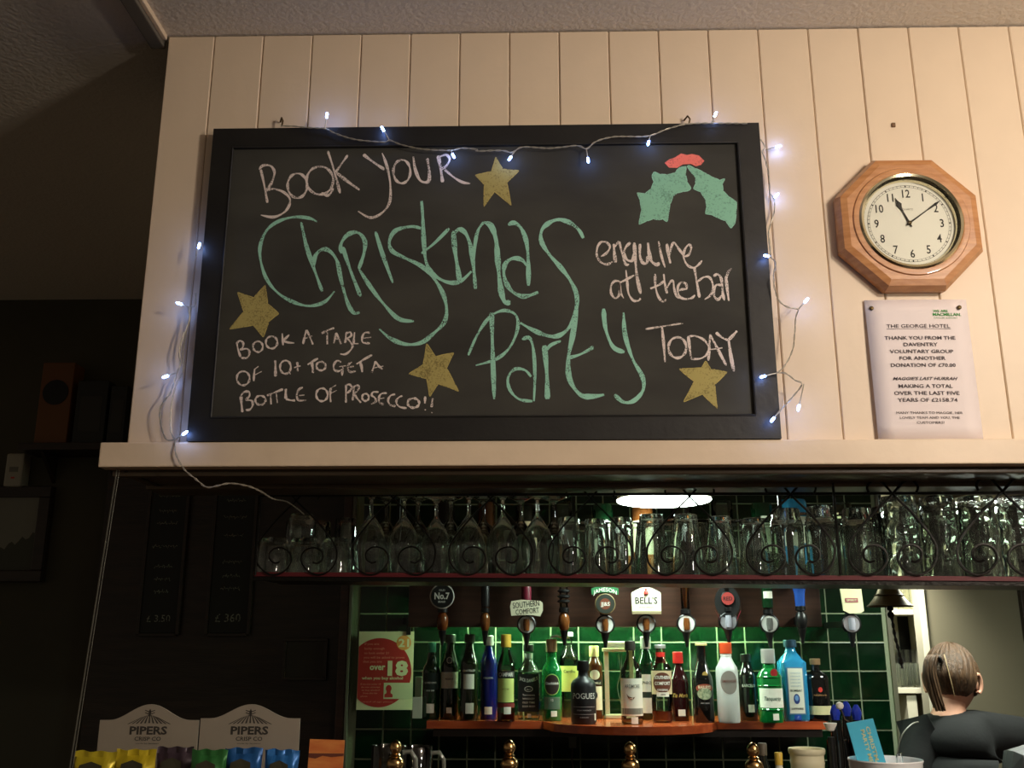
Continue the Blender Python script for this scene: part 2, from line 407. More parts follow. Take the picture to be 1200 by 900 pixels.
strokes('chalk_writing', C_GRN, 5.2, A, [
    (4.2, G), [(510, 468), (530, 560), (560, 650), (592, 738)],
    [(560, 640), (565, 600), (590, 575), (620, 580), (650, 620), (665, 690), (690, 780), (715, 822), (738, 820)],
    [(672, 565), (700, 650), (742, 758)], [(668, 590), (665, 555), (690, 518), (730, 508), (758, 540), (755, 590), (735, 650)],
    [(735, 650), (780, 720), (830, 785), (890, 845), (950, 855)], [(800, 505), (830, 600), (868, 705)],
    [(978, 492), (940, 485), (880, 500), (855, 540), (865, 580), (920, 610), (980, 640), (1030, 690), (1065, 750), (1078, 810), (1068, 860), (1030, 900), (980, 938), (920, 945), (860, 923), (815, 885)],
    [(980, 385), (985, 450), (990, 560), (1000, 630), (1030, 675), (1080, 702), (1130, 700), (1175, 660)],
    (4, [(980, 590), (1030, 550), (1088, 492)])], 'large green chalk lettering')
strokes('chalk_writing', C_GRN, 6, (500, 230, 5.295), [
    [(165, 215), (175, 330), (190, 430), (207, 535)], [(170, 230), (205, 205), (245, 235), (275, 320), (290, 430), (303, 575)],
    (4.4, [(290, 440), (300, 300), (320, 210), (355, 160)]), (7, [(355, 160), (400, 185), (430, 270), (440, 380), (450, 500), (465, 600), (485, 655), (520, 660)]),
    (5.5, [(505, 178), (545, 165), (590, 205), (620, 290), (630, 400), (632, 555)]),
    (5.5, [(620, 430), (590, 395), (540, 385), (495, 410), (478, 460), (490, 530), (530, 590), (590, 620), (640, 615), (692, 595)]),
    (5.5, [(972, 260), (945, 210), (890, 165), (820, 145), (760, 165), (715, 210), (712, 280), (760, 360), (830, 440), (890, 520), (930, 610), (925, 700), (905, 780), (860, 840), (800, 870), (730, 860), (650, 825), (580, 785)])])
strokes('chalk_writing', C_GRN, 6, (540, 340, 2.857), [
    (6.5, [(390, 20), (388, 60), (375, 150), (360, 230), (365, 300), (400, 350), (440, 356), (480, 350)]), (4.5, [(355, 228), (400, 215), (445, 190)]),
    (4, [(25, 218), (50, 160), (80, 110), (110, 80), (150, 68), (185, 85), (190, 130), (165, 190), (120, 230), (50, 252)]),
    [(103, 75), (105, 150), (108, 250), (112, 365)], (4.5, [(205, 165), (230, 160), (243, 200), (248, 280), (245, 372)]),
    (4, [(235, 290), (215, 268), (180, 265), (158, 295), (165, 335), (195, 365), (240, 372)]),
    (7, [(280, 185), (288, 280), (290, 365)]), (4, [(283, 210), (300, 185), (335, 170)]),
    (5.5, [(478, 62), (485, 130), (510, 190), (548, 208)]), (5.5, [(545, 75), (550, 150), (575, 230), (608, 290), (610, 335), (580, 370), (545, 375), (515, 350)])])
strokes('chalk_writing', C_WHT, 3.0, (690, 270, 6.667), [
    [(95, 205), (140, 175), (165, 130), (140, 95), (100, 90), (70, 125), (62, 190), (90, 245), (140, 265), (185, 245)],
    (4.2, [(195, 105), (200, 180), (210, 255)]), [(205, 130), (235, 90), (255, 160), (285, 260), (315, 265)],
    (3.6, [(325, 95), (290, 130), (275, 180), (300, 230), (340, 235), (350, 180)]), (4.2, [(355, 95), (362, 200), (375, 350), (405, 495)]),
    (4, [(400, 105), (400, 200), (425, 255), (455, 250), (460, 200)]), (4.4, [(462, 95), (470, 170), (490, 240), (530, 268), (550, 250)]),
    [(545, 85), (565, 190), (595, 290)], (3.8, [(610, 105), (620, 180), (638, 258)]), [(630, 200), (645, 130), (665, 95), (700, 140), (745, 200)],
    [(745, 205), (780, 190), (800, 140), (785, 112), (755, 140), (740, 200), (765, 265), (815, 292), (855, 270), (885, 235)],
    (3.4, [(825, 290), (840, 380), (865, 525)]), [(850, 400), (900, 365), (945, 370), (970, 430), (955, 500), (905, 540)],
    (3.4, [(975, 358), (1005, 342), (1032, 370), (1042, 430), (1048, 500), (1060, 548)]), (3.4, [(1036, 430), (1000, 425), (978, 460), (982, 515), (1010, 540), (1040, 505)]),
    (3.6, [(1070, 352), (1078, 430), (1094, 552)]), (3.4, [(1074, 400), (1082, 345), (1098, 315), (1116, 298)]),
    [(245, 400), (205, 395), (175, 430), (175, 490), (205, 530), (238, 500), (240, 405), (247, 480), (272, 530)],
    [(290, 310), (300, 400), (310, 490), (345, 545), (385, 550), (405, 530)], [(240, 410), (300, 380), (355, 350)],
    [(518, 340), (520, 430), (540, 510), (575, 555), (608, 540)], [(480, 455), (540, 430), (590, 395)],
    [(585, 340), (595, 420), (612, 495)], [(610, 450), (640, 400), (660, 400), (668, 460), (690, 520), (725, 525)],
    [(700, 470), (735, 460), (765, 455), (755, 415), (715, 410), (695, 450), (705, 510), (745, 535), (800, 530), (830, 505)]])
strokes('chalk_writing', C_WHT, 3.4, (750, 370, 8.18), [
    (2.4, [(55, 128), (230, 100), (412, 72)]), [(210, 100), (225, 250), (240, 445)], ell(358, 305, 85, 100), (3.6, [(462, 195), (475, 300), (490, 410)]),
    (2.8, [(465, 200), (530, 195), (610, 230), (660, 300), (640, 370), (580, 410), (490, 415)]),
    [(672, 180), (665, 300), (655, 430)], [(672, 180), (740, 310), (828, 478)], (2.4, [(670, 325), (790, 308)]),
    [(728, 160), (780, 205), (845, 235)], (4, [(930, 145), (890, 190), (850, 230)]), (4.4, [(850, 235), (870, 380), (900, 535)])])
strokes('chalk_writing', C_WHT, 2.7, (270, 375, 6.667), [
    [(50, 175), (60, 230), (80, 290)], [(50, 180), (75, 162), (100, 180), (95, 215), (75, 235)], [(80, 232), (130, 225), (150, 255), (130, 295), (85, 296)],
    ell(215, 208, 38, 42), ell(322, 175, 45, 48), [(405, 105), (408, 150), (412, 198)], [(460, 115), (430, 145), (412, 160), (450, 175), (500, 180)],
    [(595, 78), (580, 130), (568, 188)], [(595, 78), (620, 130), (645, 192)], [(580, 145), (640, 125)],
    [(712, 105), (760, 80), (812, 62)], (3.4, [(755, 85), (757, 190)]),
    [(825, 100), (818, 140), (808, 182)], [(825, 100), (845, 140), (865, 188)], [(815, 150), (855, 148)],
    [(905, 100), (900, 150), (897, 180)], [(900, 105), (935, 95), (945, 120), (920, 140), (905, 145)], [(915, 145), (940, 175), (955, 205), (930, 245), (895, 268), (858, 265)],
    [(970, 95), (965, 150), (962, 185)], [(962, 185), (1000, 185)], [(1090, 100), (1050, 100), (1030, 135), (1035, 175), (1090, 182)], [(1040, 142), (1100, 135)],
    ell(100, 455, 50, 55), [(190, 380), (185, 430), (182, 478)], [(190, 385), (220, 362)], [(190, 430), (245, 402)],
    (3.4, [(350, 315), (352, 380), (352, 442)]), ell(430, 368, 42, 52), [(460, 400), (468, 425)], [(522, 328), (525, 365), (525, 402)], [(498, 372), (548, 358)],
    [(603, 350), (640, 325), (685, 300)], (3.4, [(635, 330), (642, 370), (645, 415)]), ell(708, 360, 36, 34),
    [(865, 330), (835, 318), (808, 350), (812, 390), (845, 400), (875, 385)], [(850, 365), (915, 355)], [(880, 365), (875, 400), (872, 435)],
    [(950, 330), (925, 345), (918, 380), (935, 405), (980, 400)], [(925, 368), (965, 362)],
    [(985, 345), (1040, 310), (1108, 272)], (3.4, [(1015, 325), (1025, 370), (1030, 408)]),
    [(1135, 322), (1120, 365), (1105, 412)], [(1135, 322), (1160, 360), (1190, 385)], [(1118, 375), (1195, 360)]], 'white chalk offer lettering in the lower left corner')
strokes('chalk_writing', C_WHT, 2.8, (270, 410, 9.23), [
    (3.6, [(115, 500), (120, 580), (130, 675)]), [(110, 500), (150, 455), (200, 455), (205, 500), (160, 540)], [(165, 545), (230, 550), (240, 600), (210, 645), (165, 650)],
    ell(325, 545, 55, 50), [(395, 495), (480, 460), (570, 425)], (3.6, [(435, 480), (440, 590)]), (3.8, [(495, 460), (508, 575)]),
    (3.6, [(600, 420), (598, 480), (600, 530)]), [(600, 530), (650, 545), (700, 548)],
    [(785, 405), (740, 430), (718, 490), (740, 545), (820, 545)], [(740, 495), (800, 488)], ell(990, 485, 62, 70),
    [(1085, 410), (1080, 490), (1085, 565)], (3.4, [(1080, 420), (1145, 380)]), (3.2, [(1085, 470), (1150, 440)])])
strokes('chalk_writing', C_WHT, 2.7, (380, 380, 8.18), [
    [(210, 580), (208, 660), (208, 752)], [(212, 580), (245, 578), (262, 605), (240, 645), (212, 660)],
    [(285, 590), (278, 660), (272, 730)], [(290, 595), (320, 585), (332, 615), (300, 655), (285, 665)], [(285, 665), (315, 710), (352, 752)],
    ell(395, 700, 32, 35), [(520, 650), (470, 650), (455, 680), (485, 705), (495, 740), (450, 765)],
    [(600, 660), (550, 665), (525, 700), (530, 750), (570, 768)], [(530, 715), (575, 705)],
    [(680, 670), (635, 685), (612, 730), (635, 775), (685, 785)], [(750, 685), (710, 705), (690, 745), (720, 790), (790, 805)], (3.2, ell(855, 755, 55, 45)),
    (3, [(968, 692), (966, 725), (965, 760)]), [(966, 815), (970, 826)], (3, [(1040, 710), (1034, 750), (1028, 795)]), [(1031, 840), (1035, 850)]])
def patch(name, m, tr, outline, label=None):
    ox, oy, s = tr
    mb = MB().poly([bpt(ox+x/s, oy+y/s, .0004) for x, y in outline])
    o = mb.obj(name, m, board)
    if label: o['label'] = label
    return o
stars = [((545, 175, 12), [(430, 110), (530, 280), (755, 300), (585, 470), (650, 790), (415, 590), (265, 805), (275, 500), (145, 360), (375, 315)]),
         ((265, 325, 12), [(550, 110), (580, 370), (740, 510), (600, 620), (525, 840), (380, 670), (50, 730), (250, 480), (160, 210), (390, 290)]),
         ((440, 400, 6.667), [(400, 20), (470, 120), (610, 90), (555, 210), (650, 390), (490, 330), (425, 430), (400, 290), (262, 255), (375, 180)]),
         ((750, 370, 8.18), [(630, 435), (680, 515), (835, 540), (715, 660), (740, 890), (600, 750), (420, 825), (520, 630), (375, 510), (590, 500)])]
for tr, ol in stars:
    patch('chalk_star', C_YEL, tr, ol)
    mb = MB(); ox, oy, s = tr; q = [(ox+x/s, oy+y/s) for x, y in ol+ol[:1]]
    for a, b2 in zip(q, q[1:]): ribbon(mb, [a, ((a[0]+b2[0])/2, (a[1]+b2[1])/2), b2], 1.6, 4)
    mb.obj('star_outline', chalk('yellow_line_chalk', (204, 186, 112), .48) if 'yl' not in MATS else MATS['yl'], board)
    MATS['yl'] = bpy.data.materials['yellow_line_chalk']
H = (735, 170, 8.571)
leafA = [(590, 215), (520, 230), (480, 280), (400, 300), (330, 295), (270, 270), (250, 310), (270, 370), (240, 440), (180, 490), (100, 480), (130, 550), (145, 650), (120, 795), (200, 760), (260, 740), (310, 750), (360, 740), (400, 770), (415, 700), (430, 590), (460, 510), (500, 480), (560, 465), (620, 455), (640, 435), (600, 370), (585, 300)]
leafB = [(600, 215), (640, 270), (690, 330), (690, 390), (665, 440), (740, 470), (790, 550), (800, 620), (785, 690), (850, 700), (930, 740), (990, 760), (1040, 835), (1080, 790), (1095, 660), (1100, 575), (1020, 520), (960, 460), (955, 390), (980, 340), (930, 355), (850, 320), (760, 270), (680, 235), (620, 205)]
for lf in (leafA, leafB):
    patch('chalk_leaf', C_LEAF, H, lf)
    mb = MB(); q = [(H[0]+x/H[2], H[1]+y/H[2]) for x, y in lf+lf[:1]]
    for a, b2 in zip(q, q[1:]): ribbon(mb, [a, ((a[0]+b2[0])/2, (a[1]+b2[1])/2), b2], 1.7, 2)
    mb.obj('leaf_outline', C_GRN, board)
patch('chalk_berries', C_RED, H, [(375, 180), (420, 145), (480, 125), (540, 85), (600, 100), (650, 90), (720, 105), (775, 160), (740, 200), (690, 215), (640, 190), (560, 195), (500, 230), (420, 228)], 'red chalk holly berries')
# hooks holding the board
for px, py in ((330, 146), (806, 144)):
    p = at(px, py, -.012)
    hk = MB().tube([(p.x-.006, -.002, p.z+.012), (p.x, -.015, p.z+.015), (p.x+.004, -.018, p.z+.006), (p.x+.002, -.016, p.z-.004)], .002, 6).add([], [])
    tag(hk.obj('picture_hook', M_OLDBRASS), 'small dark hook at the %s of the chalkboard top edge' % ('left' if px < 500 else 'right'), 'hook')

# ================================================================ FAIRY LIGHTS
fl = thing('fairy_light_string', 'string of blue-white fairy lights draped around the chalkboard', 'fairy lights', (0, 0, 0))
def wl(tr, pts, Y):
    ox, oy, s = tr; return [at(ox+x/s, oy+y/s, Y) for x, y in pts]
YB, YW = -.034, -.012
main = wl(A, [(430, 92), (480, 93), (530, 98), (605, 103), (640, 120), (720, 145), (830, 155), (855, 148), (900, 165), (980, 182), (1060, 187), (1100, 187), (1140, 178), (1200, 184)], YB) \
    + wl((540, 120, 3.158), [(60, 180), (150, 178), (190, 185), (230, 165), (330, 170), (430, 160), (465, 172), (500, 145), (570, 127), (690, 125), (760, 100), (840, 80), (950, 77), (1060, 78)], YB)
right = wl((870, 130, 4.5), [(95, 150), (120, 190), (105, 215), (125, 270), (140, 350), (145, 430), (165, 460), (170, 520), (150, 590), (138, 640), (145, 720), (150, 770), (175, 800), (165, 860)], YW) \
    + wl((870, 320, 3.75), [(138, 20), (140, 60), (160, 120), (200, 150), (245, 160), (235, 190), (230, 260), (220, 340), (190, 400), (175, 420), (155, 438), (190, 440), (230, 470), (262, 488), (220, 545), (170, 600), (135, 640)], YB-.004)
left1 = wl((100, 260, 3), [(388, 250), (385, 296), (365, 300), (365, 350), (345, 400), (330, 460), (335, 500), (322, 530), (300, 600), (265, 650), (265, 710), (285, 765), (315, 765)], -.02)
left2 = wl((100, 260, 3), [(372, 300), (352, 400), (342, 470), (345, 520), (320, 570), (303, 640), (300, 730), (315, 765)], -.016)
drop = [at(205+.3, 516, -.022), at(206, 532, -.03), at(216, 550, -.03), at(230, 562, -.03)]+[at(200+x/3.333, 340+y/3.333, Y) for x, y, Y in ((140, 770, -.03), (180, 765, -.03), (230, 755, -.02), (300, 765, -.01), (350, 785, .02), (400, 815, .08), (450, 825, .16), (490, 850, .25), (520, 875, .32))]
def twist(pts, r=.0011):
    """a pair of thin wires twisted round each other"""
    c = [Vector(p) for p in crom(pts, 5)]
    L = [0]
    for a, b in zip(c, c[1:]): L.append(L[-1]+(b-a).length)
    n = int(L[-1]/.004)+2; out = []; j = 0
    for i in range(n):
        d = L[-1]*i/(n-1)
        while j < len(L)-2 and L[j+1] < d: j += 1
        t = (d-L[j])/max(L[j+1]-L[j], 1e-9); out.append(c[j].lerp(c[j+1], min(1, t)))
    res = []
    for ph in (0, PI):
        q = []
        for i, p in enumerate(out):
            a = i*.75+ph; tt = (out[min(i+1, n-1)]-out[max(i-1, 0)]).normalized()
            u = tt.cross(Vector((0, 1, 0))).normalized()
            q.append(p+u*math.cos(a)*r+Vector((0, 1, 0))*math.sin(a)*r*.8)
        res.append(q)
    return res
M_WIRE = mat('silver_wire', (176, 168, 150), .4, metal=.3)
for seg in (main, right, left1, left2, drop):
    mb = MB()
    for q in twist(seg): mb.tube(q, .0009, 4)
    mb.obj('wire', M_WIRE, fl)
M_LED = mat('blue_white_led', (120, 160, 255), .3, emit=34)
M_LEDB = mat('led_holder', (200, 205, 215), .3)
leds = [(383, 136, YB, 381, 151), (449, 152, YB, 456, 164), (531, 182, YB, 528, 176), (598, 185, YB, 603, 178), (689, 187, YB, 687, 174), (760, 167, YB, 762, 159), (838, 135, YB, 834, 144),
        (911, 172, YW, 897, 176), (909, 230, YW, 906, 233), (899, 300, YB, 904, 301), (944, 353, YB, 936, 362), (895, 441, YB, 911, 437), (936, 477, YB-.01, 942, 450), (906, 491, YB-.004, 915, 480),
        (233, 289, -.03, 230, 300), (211, 356, -.03, 222, 360), (195, 441, -.03, 206, 437), (216, 508, -.03, 206, 515)]
for px, py, Y, qx, qy in leds:
    p, q = at(px, py, Y-.004), at(qx, qy, Y)
    d = (p-q); L = d.length; d.normalize()
    b = MB().tube([q, q.lerp(p, .5)+Vector((0, -.002, 0)), p-d*.004], .0013, 5).obj('led_lead', M_WIRE, fl)
    R = Vector((0, 0, 1)).rotation_difference(d).to_matrix().to_4x4()
    MB().lathe([(.0024, -.004), (.0027, 0), (.0027, .005), (.0018, .008), (0, .009)], 10, M=T(*p) @ R).obj('led_bulb', M_LED, fl)
    lp = lamp('led_glow', 'POINT', p+Vector((0, -.012, 0)), .022, (.35, .5, 1), .004)

# ================================================================ CLOCK
cc = at(1067.5, 259.5, -.035)
M_OAK = mat('golden_oak', (198, 142, 92), .35, c2=(178, 120, 72), vscale=22, stretch=(1, 1, 5), bump=.05, coat=.3)
clk = thing('wall_clock', 'octagonal oak framed wall clock with white dial and brass bezel', 'clock', (cc.x, 0, cc.z))
def octa(r, rot=PI/8): return [(r*math.cos(rot+k*PI/4), r*math.sin(rot+k*PI/4)) for k in range(8)]
R0 = .1612
for k in range(8):
    a0, a1 = PI/8+k*PI/4, PI/8+(k+1)*PI/4; vs = []
    for r, y in ((R0-.002, -.001), (R0, -.018), (R0-.008, -.033), (R0-.022, -.037), (.122, -.037), (.113, -.033), (.106, -.030), (.106, -.003)):
        for a in (a0, a1):
            rr = r if r > .107 else r
            vs.append((rr*math.cos(a), y, rr*math.sin(a)))
    n = len(vs)//2; fs = [(2*i, 2*i+1, 2*i+3, 2*i+2) for i in range(n-1)]+[(2*n-2, 2*n-1, 1, 0)]
    fs += [tuple(range(0, 2*n, 2)), tuple(range(1, 2*n, 2))]
    o = MB().add(vs, fs).obj('frame_segment', M_OAK, clk)
MB().lathe([(.1215, .001), (.1215, .037), (.1195, .040), (.113, .0405), (.107, .040), (.107, .001)], 64, M=Matrix.Rotation(PI/2, 4, 'X')).obj('inner_ring', M_OAK, clk)
M_BEZ = mat('pale_brass_bezel', (236, 226, 190), .14, metal=1)
MB().lathe([(.1075, .02), (.1085, .041), (.105, .045), (.100, .043), (.0955, .034), (.0945, .026), (.0945, .02)], 64, M=Matrix.Rotation(PI/2, 4, 'X'), cap=False).obj('bezel', M_BEZ, clk)
dial = MB().lathe([(0, .022), (.098, .022), (.098, .025), (0, .025)], 64, M=Matrix.Rotation(PI/2, 4, 'X')).obj('dial', mat('white_dial', (246, 244, 240), .4), clk)
DY = -.0255
mb = MB()
def ring(mb, r0, r1, y, n=64):
    vs = []
    for k in range(n):
        a = 2*PI*k/n; vs += [(r0*math.cos(a), y, r0*math.sin(a)), (r1*math.cos(a), y, r1*math.sin(a))]
    mb.add(vs, [(2*k, 2*k+1, (2*k+3) % (2*n), (2*k+2) % (2*n)) for k in range(n)])
ring(mb, .0862, .0869, DY); ring(mb, .0822, .0827, DY)
for k in range(60):
    a = 2*PI*k/60; u = Vector((math.cos(a), 0, math.sin(a))); v = Vector((-math.sin(a), 0, math.cos(a)))*(.0013 if k % 5 == 0 else .0004)
    mb.add([u*.0824+v+Vector((0, DY, 0)), u*.0865+v+Vector((0, DY, 0)), u*.0865-v+Vector((0, DY, 0)), u*.0824-v+Vector((0, DY, 0))], [(0, 1, 2, 3)])
mb.obj('minute_track', M_INK, dial)
for h in range(1, 13):
    a = PI/2-h*PI/6
    text('numeral', str(h), M_INK, dial, (.0680*math.cos(a), DY, .0680*math.sin(a)-.0090), height=.0182, bold=.012, sx=.8)
text('small_print', 'QUARTZ', mat('grey_ink', (120, 116, 110), .8), dial, (0, DY, .030), width=.022)
def hand(name, ang, L, ws):
    u = Vector((math.cos(ang), 0, math.sin(ang))); v = Vector((-math.sin(ang), 0, math.cos(ang)))
    yy = -.0275 if name == 'hour_hand' else -.0285
    l, r = [], []
    for t, wv in ws: l.append(u*(L*t)+v*wv); r.append(u*(L*t)-v*wv)
    pts = l+r[::-1]
    mb = MB(); n = len(pts)
    vs = [p+Vector((0, yy, 0)) for p in pts]+[p+Vector((0, yy+.0008, 0)) for p in pts]
    fs = [(i, i+1, n-2-i, n-1-i) for i in range(len(l)-1)]
    fs += [tuple(j+n for j in f) for f in fs]+[(i, (i+1) % n, n+(i+1) % n, n+i) for i in range(n)]
    mb.add(vs, fs).obj(name, M_INK, clk)
hand('hour_hand', math.radians(90-337+0), .062, [(-.15, .0015), (0, .002), (.45, .0012), (.62, .0028), (.74, .0062), (.84, .003), (.92, .0012), (1, .0004)])
hand('minute_hand', math.radians(90-54), .086, [(-.1, .0015), (0, .0018), (.55, .001), (.75, .0022), (.85, .0028), (.93, .001), (1, .0003)])
MB().lathe([(.0042, .026), (.0042, .030), (.002, .032), (0, .0322)], 16, M=Matrix.Rotation(PI/2, 4, 'X')).obj('hand_pin', M_OLDBRASS, clk)
MB().lathe([(0, .0372), (.0975, .0352), (.0975, .0345), (0, .0364)], 48, M=Matrix.Rotation(PI/2, 4, 'X')).obj('cover_glass', thin_glass('clock_glass', (252, 252, 248), 1.25), clk)
p = at(1047, 146, -.001)
tag(MB().box(p.x-.004, p.x+.004, -.003, .002, p.z-.006, p.z+.004, .001).obj('wall_plug', mat('brown_mark', (120, 92, 66), .8)), 'tiny brown plug left in the planks above the clock', 'wall plug')

# ================================================================ NOTICE
pp = at(1012.5, 352, -.003)
nt_ = thing('printed_notice', 'white typed thank-you notice pinned to the planks below the clock', 'notice', (pp.x, 0, pp.z))
NX = 10
vs = []; fs = []
for j in range(NX+1):
    for i in range(7):
        u, v = i/6, j/NX
        x = .21*u; z = -.297*v; y = -.0035-.004*math.sin(PI*v)*(1-u)-.010*max(0, v-.6)*(1-u)-.0025*math.sin(u*PI)
        vs.append((x, y, z))
for j in range(NX):
    for i in range(6): fs.append((j*7+i, j*7+i+1, j*7+i+8, j*7+i+7))
sheet = MB().add(vs, fs, True).obj('sheet', mat('notice_paper', (240, 228, 226), .8), nt_)
sheet.modifiers.new('s', 'SOLIDIFY').thickness = .0004
def nfn(cx, z0):
    def f(x, z):
        X, Z = cx+x, z0+z; u, v = X/.21, -Z/.297
        return Vector((X, -.0046-.004*math.sin(PI*v)*(1-u)-.010*max(0, v-.6)*(1-u)-.0025*math.sin(u*PI), Z))
    return f
def npos(px, py):
    q = at(px, py, -.004); return q.x-pp.x, q.z-pp.z
M_NINK = mat('faded_black_ink', (70, 62, 66), .8)
def nline(s, x0, x1, yb, bold=.012, shear=0, m=M_NINK, h=None):
    a, z = npos(990+x0/4.737, 340+yb/4.737); b2, _ = npos(990+x1/4.737, 340+yb/4.737)
    return text('printed_line', s, m, nt_, (0, 0, 0), width=b2-a, height=h, bold=bold, shear=shear, fn=nfn((a+b2)/2, z))
M_GINK = mat('green_ink', (70, 150, 80), .8)
H1 = .0076
nline('WE ARE', 487, 570, 124, .02, m=M_GINK, h=.005); nline('MACMILLAN.', 487, 645, 145, .02, m=M_GINK, h=.0064); nline('CANCER SUPPORT', 490, 625, 160, .0, m=M_GINK, h=.0026)
nline('THE GEORGE HOTEL', 230, 583, 213, 0, h=H1)
a, z = npos(990+230/4.737, 340+218/4.737); b2, _ = npos(990+587/4.737, 340+218/4.737); f = nfn(0, z)
MB().add([f(a, 0), f(b2, 0), f(b2, -.0008), f(a, -.0008)], [(0, 1, 2, 3)]).obj('underline', M_NINK, nt_)
nline('THANK YOU FROM THE', 218, 613, 279, .012, h=H1); nline('DAVENTRY', 323, 513, 315, .012, h=H1); nline('VOLUNTARY GROUP', 247, 601, 354, .012, h=H1)
nline('FOR ANOTHER', 300, 557, 391, .012, h=H1); nline('DONATION OF £70.00', 252, 614, 430, .012, h=H1)
nline("MAGGIE'S LAST HURRAH", 262, 625, 503, .02, .35, h=.0066); nline('MAKING A TOTAL', 295, 597, 546, .012, h=H1)
nline('OVER THE LAST FIVE', 270, 635, 585, .012, h=H1); nline('YEARS OF £2158.74', 290, 624, 623, .012, h=H1)
nline('MANY THANKS TO MAGGIE, HER', 282, 653, 691, 0, h=.0050); nline('LOVELY TEAM AND YOU, THE', 302, 636, 718, 0, h=.0050); nline('CUSTOMERS!', 395, 549, 745, 0, h=.0050)
for px, py in ((1021.5, 361), (1124.5, 360)):
    q = at(px, py, -.008)
    MB().lathe([(.0012, .0), (.0012, .006), (.0045, .006), (.0045, .008), (.003, .010), (0, .0105)], 14, M=T(q.x-pp.x, 0, q.z-pp.z) @ Matrix.Rotation(PI/2, 4, 'X')).obj('drawing_pin', M_OLDBRASS, nt_)

# ================================================================ BAR LIGHTS
M_LIT = mat('lit_diffuser', (232, 255, 240), .5, emit=48)
def dish(loc, r, label, m):
    d = thing('ceiling_lamp', label, 'lamp', loc)
    MB().lathe([(0, .0), (r*.6, .0005), (r*.9, .002), (r*.98, .005), (r*.98, .008), (0, .009)], 40, cap=False).obj('diffuser', m, d)
    MB().lathe([(0, .0092), (r*.99, .0092), (r*.98, .020), (.05, .05), (.03, .06), (.012, .06), (.012, 2.12-loc[2]), (0, 2.12-loc[2])], 40, cap=False).obj('shade', M_UNIT, d)
    return d
q = at(778, 588, 1.2); dish((q.x, 1.2, q.z-.003), .152, 'round glowing ceiling lamp above the glasses in the middle', M_LIT)
dish((1.42, 1.1, 1.862), .165, 'round lamp hidden behind the soffit at the right end', mat('lit_diffuser_dim', (240, 250, 236), .5, emit=62))
tl = thing('strip_light', 'slim fluorescent strip light fixed behind the mahogany pelmet over the bottles', 'light', (.28, 1.575, 1.572))
MB().lathe([(0, -.50), (.012, -.50), (.012, .50), (0, .50)], 12, M=Matrix.Rotation(PI/2, 4, 'Y')).obj('tube', mat('lit_tube', (206, 255, 200), .5, emit=125), tl)
MB().box(-.53, .53, -.02, .03, .016, .06, .004).obj('housing', M_UNIT, tl)

# ================================================================ GLASS RACK
xa, xb = at(297, 676, .33).x, 1.62
def rackY(x): return .33-.16*(x-xa)/(1.05-xa)
def rackZ(x): return 1.6035-.024*(x-xa)/(1.05-xa)
def rz_(x, y): return rackZ(x)
rack = thing('glass_rack', 'black wrought iron glass rack with scrollwork hanging under the soffit', 'glass rack', (xa, .33, 1.6))
RO = Vector(rack.location)
def slab(y0, y1, z0, z1, name, m, b=0):
    mb = MB()
    p = [(xa, rackY(xa)), (xb, rackY(xb))]; vs = []
    for x, y in p:
        for yy in (y0, y1):
            for zz in (z0, z1): vs.append((x-RO.x, y+yy-RO.y, rackZ(x)+zz-RO.z))
    mb.add(vs, [(0, 1, 3, 2), (4, 6, 7, 5), (0, 4, 5, 1), (2, 3, 7, 6), (0, 2, 6, 4), (1, 5, 7, 3)]).obj(name, m, rack)
slab(.006, .25, -.001, .012, 'shelf_board', M_DARKW)
slab(-.0015, .008, .003, .0125, 'shelf_lip', M_REDMAT)
slab(-.003, .006, -.007, .0, 'lower_rail', M_IRON)
slab(-.003, .003, .186, .192, 'top_rail', M_IRON)
hooks = [(20, 73.1), (26, 74.3), (31.7, 69.5), (31.3, 61.4), (24.9, 56.2), (16.8, 56.2), (9.6, 60.2), (6, 67.5), (7.2, 75.5), (14.8, 84.3), (26, 88.4), (36.9, 85.5), (46.5, 75.5), (49, 61.4), (45, 49.4), (34.9, 35.3), (20.9, 19.3), (3, 2), (-6, -8), (-13, -15), (-22, -16), (-28, -9), (-26, -2)]
def ironp(px, py):
    Y = .33-.16*(px-297)/903*1.0
    p = at(px, py, Y-.006); return p-RO
def scroll(cx, cy, s, sgn, r):
    pts = [ironp(cx+sgn*x*s, cy+y*s) for x, y in hooks]
    return MB().tube(crom(pts, 6), r, 6).obj('scroll', M_IRON, rack)
for cx, s, both in ((347, .97, 1), (461, 1.0, 1), (575, 1.0, 1), (692, 1.0, 1), (808, 1.02, 1), (926.5, 1.05, 1), (1046, 1.06, 1), (1175, 1.09, 1)):
    k = .0021+.0010*max(0, (cx-700))/500
    scroll(cx, 673.5-88.4*s, s, 1, k); scroll(cx, 673.5-88.4*s, s, -1, k)
for px in (299, 985):
    a, b2 = ironp(px, 674), ironp(px, 572)
    b2 = Vector((a.x, a.y, 1.797-RO.z))
    MB().tube([a, b2], .003, 6).obj('hanger', M_IRON, rack)
for x in (xa+.3, 0.1, .6, 1.35):
    MB().box(x-RO.x-.004, x-RO.x+.004, rackY(x)+.236-RO.y, rackY(x)+.246-RO.y, .0, 2.119-RO.z).obj('hanger', M_IRON, rack)

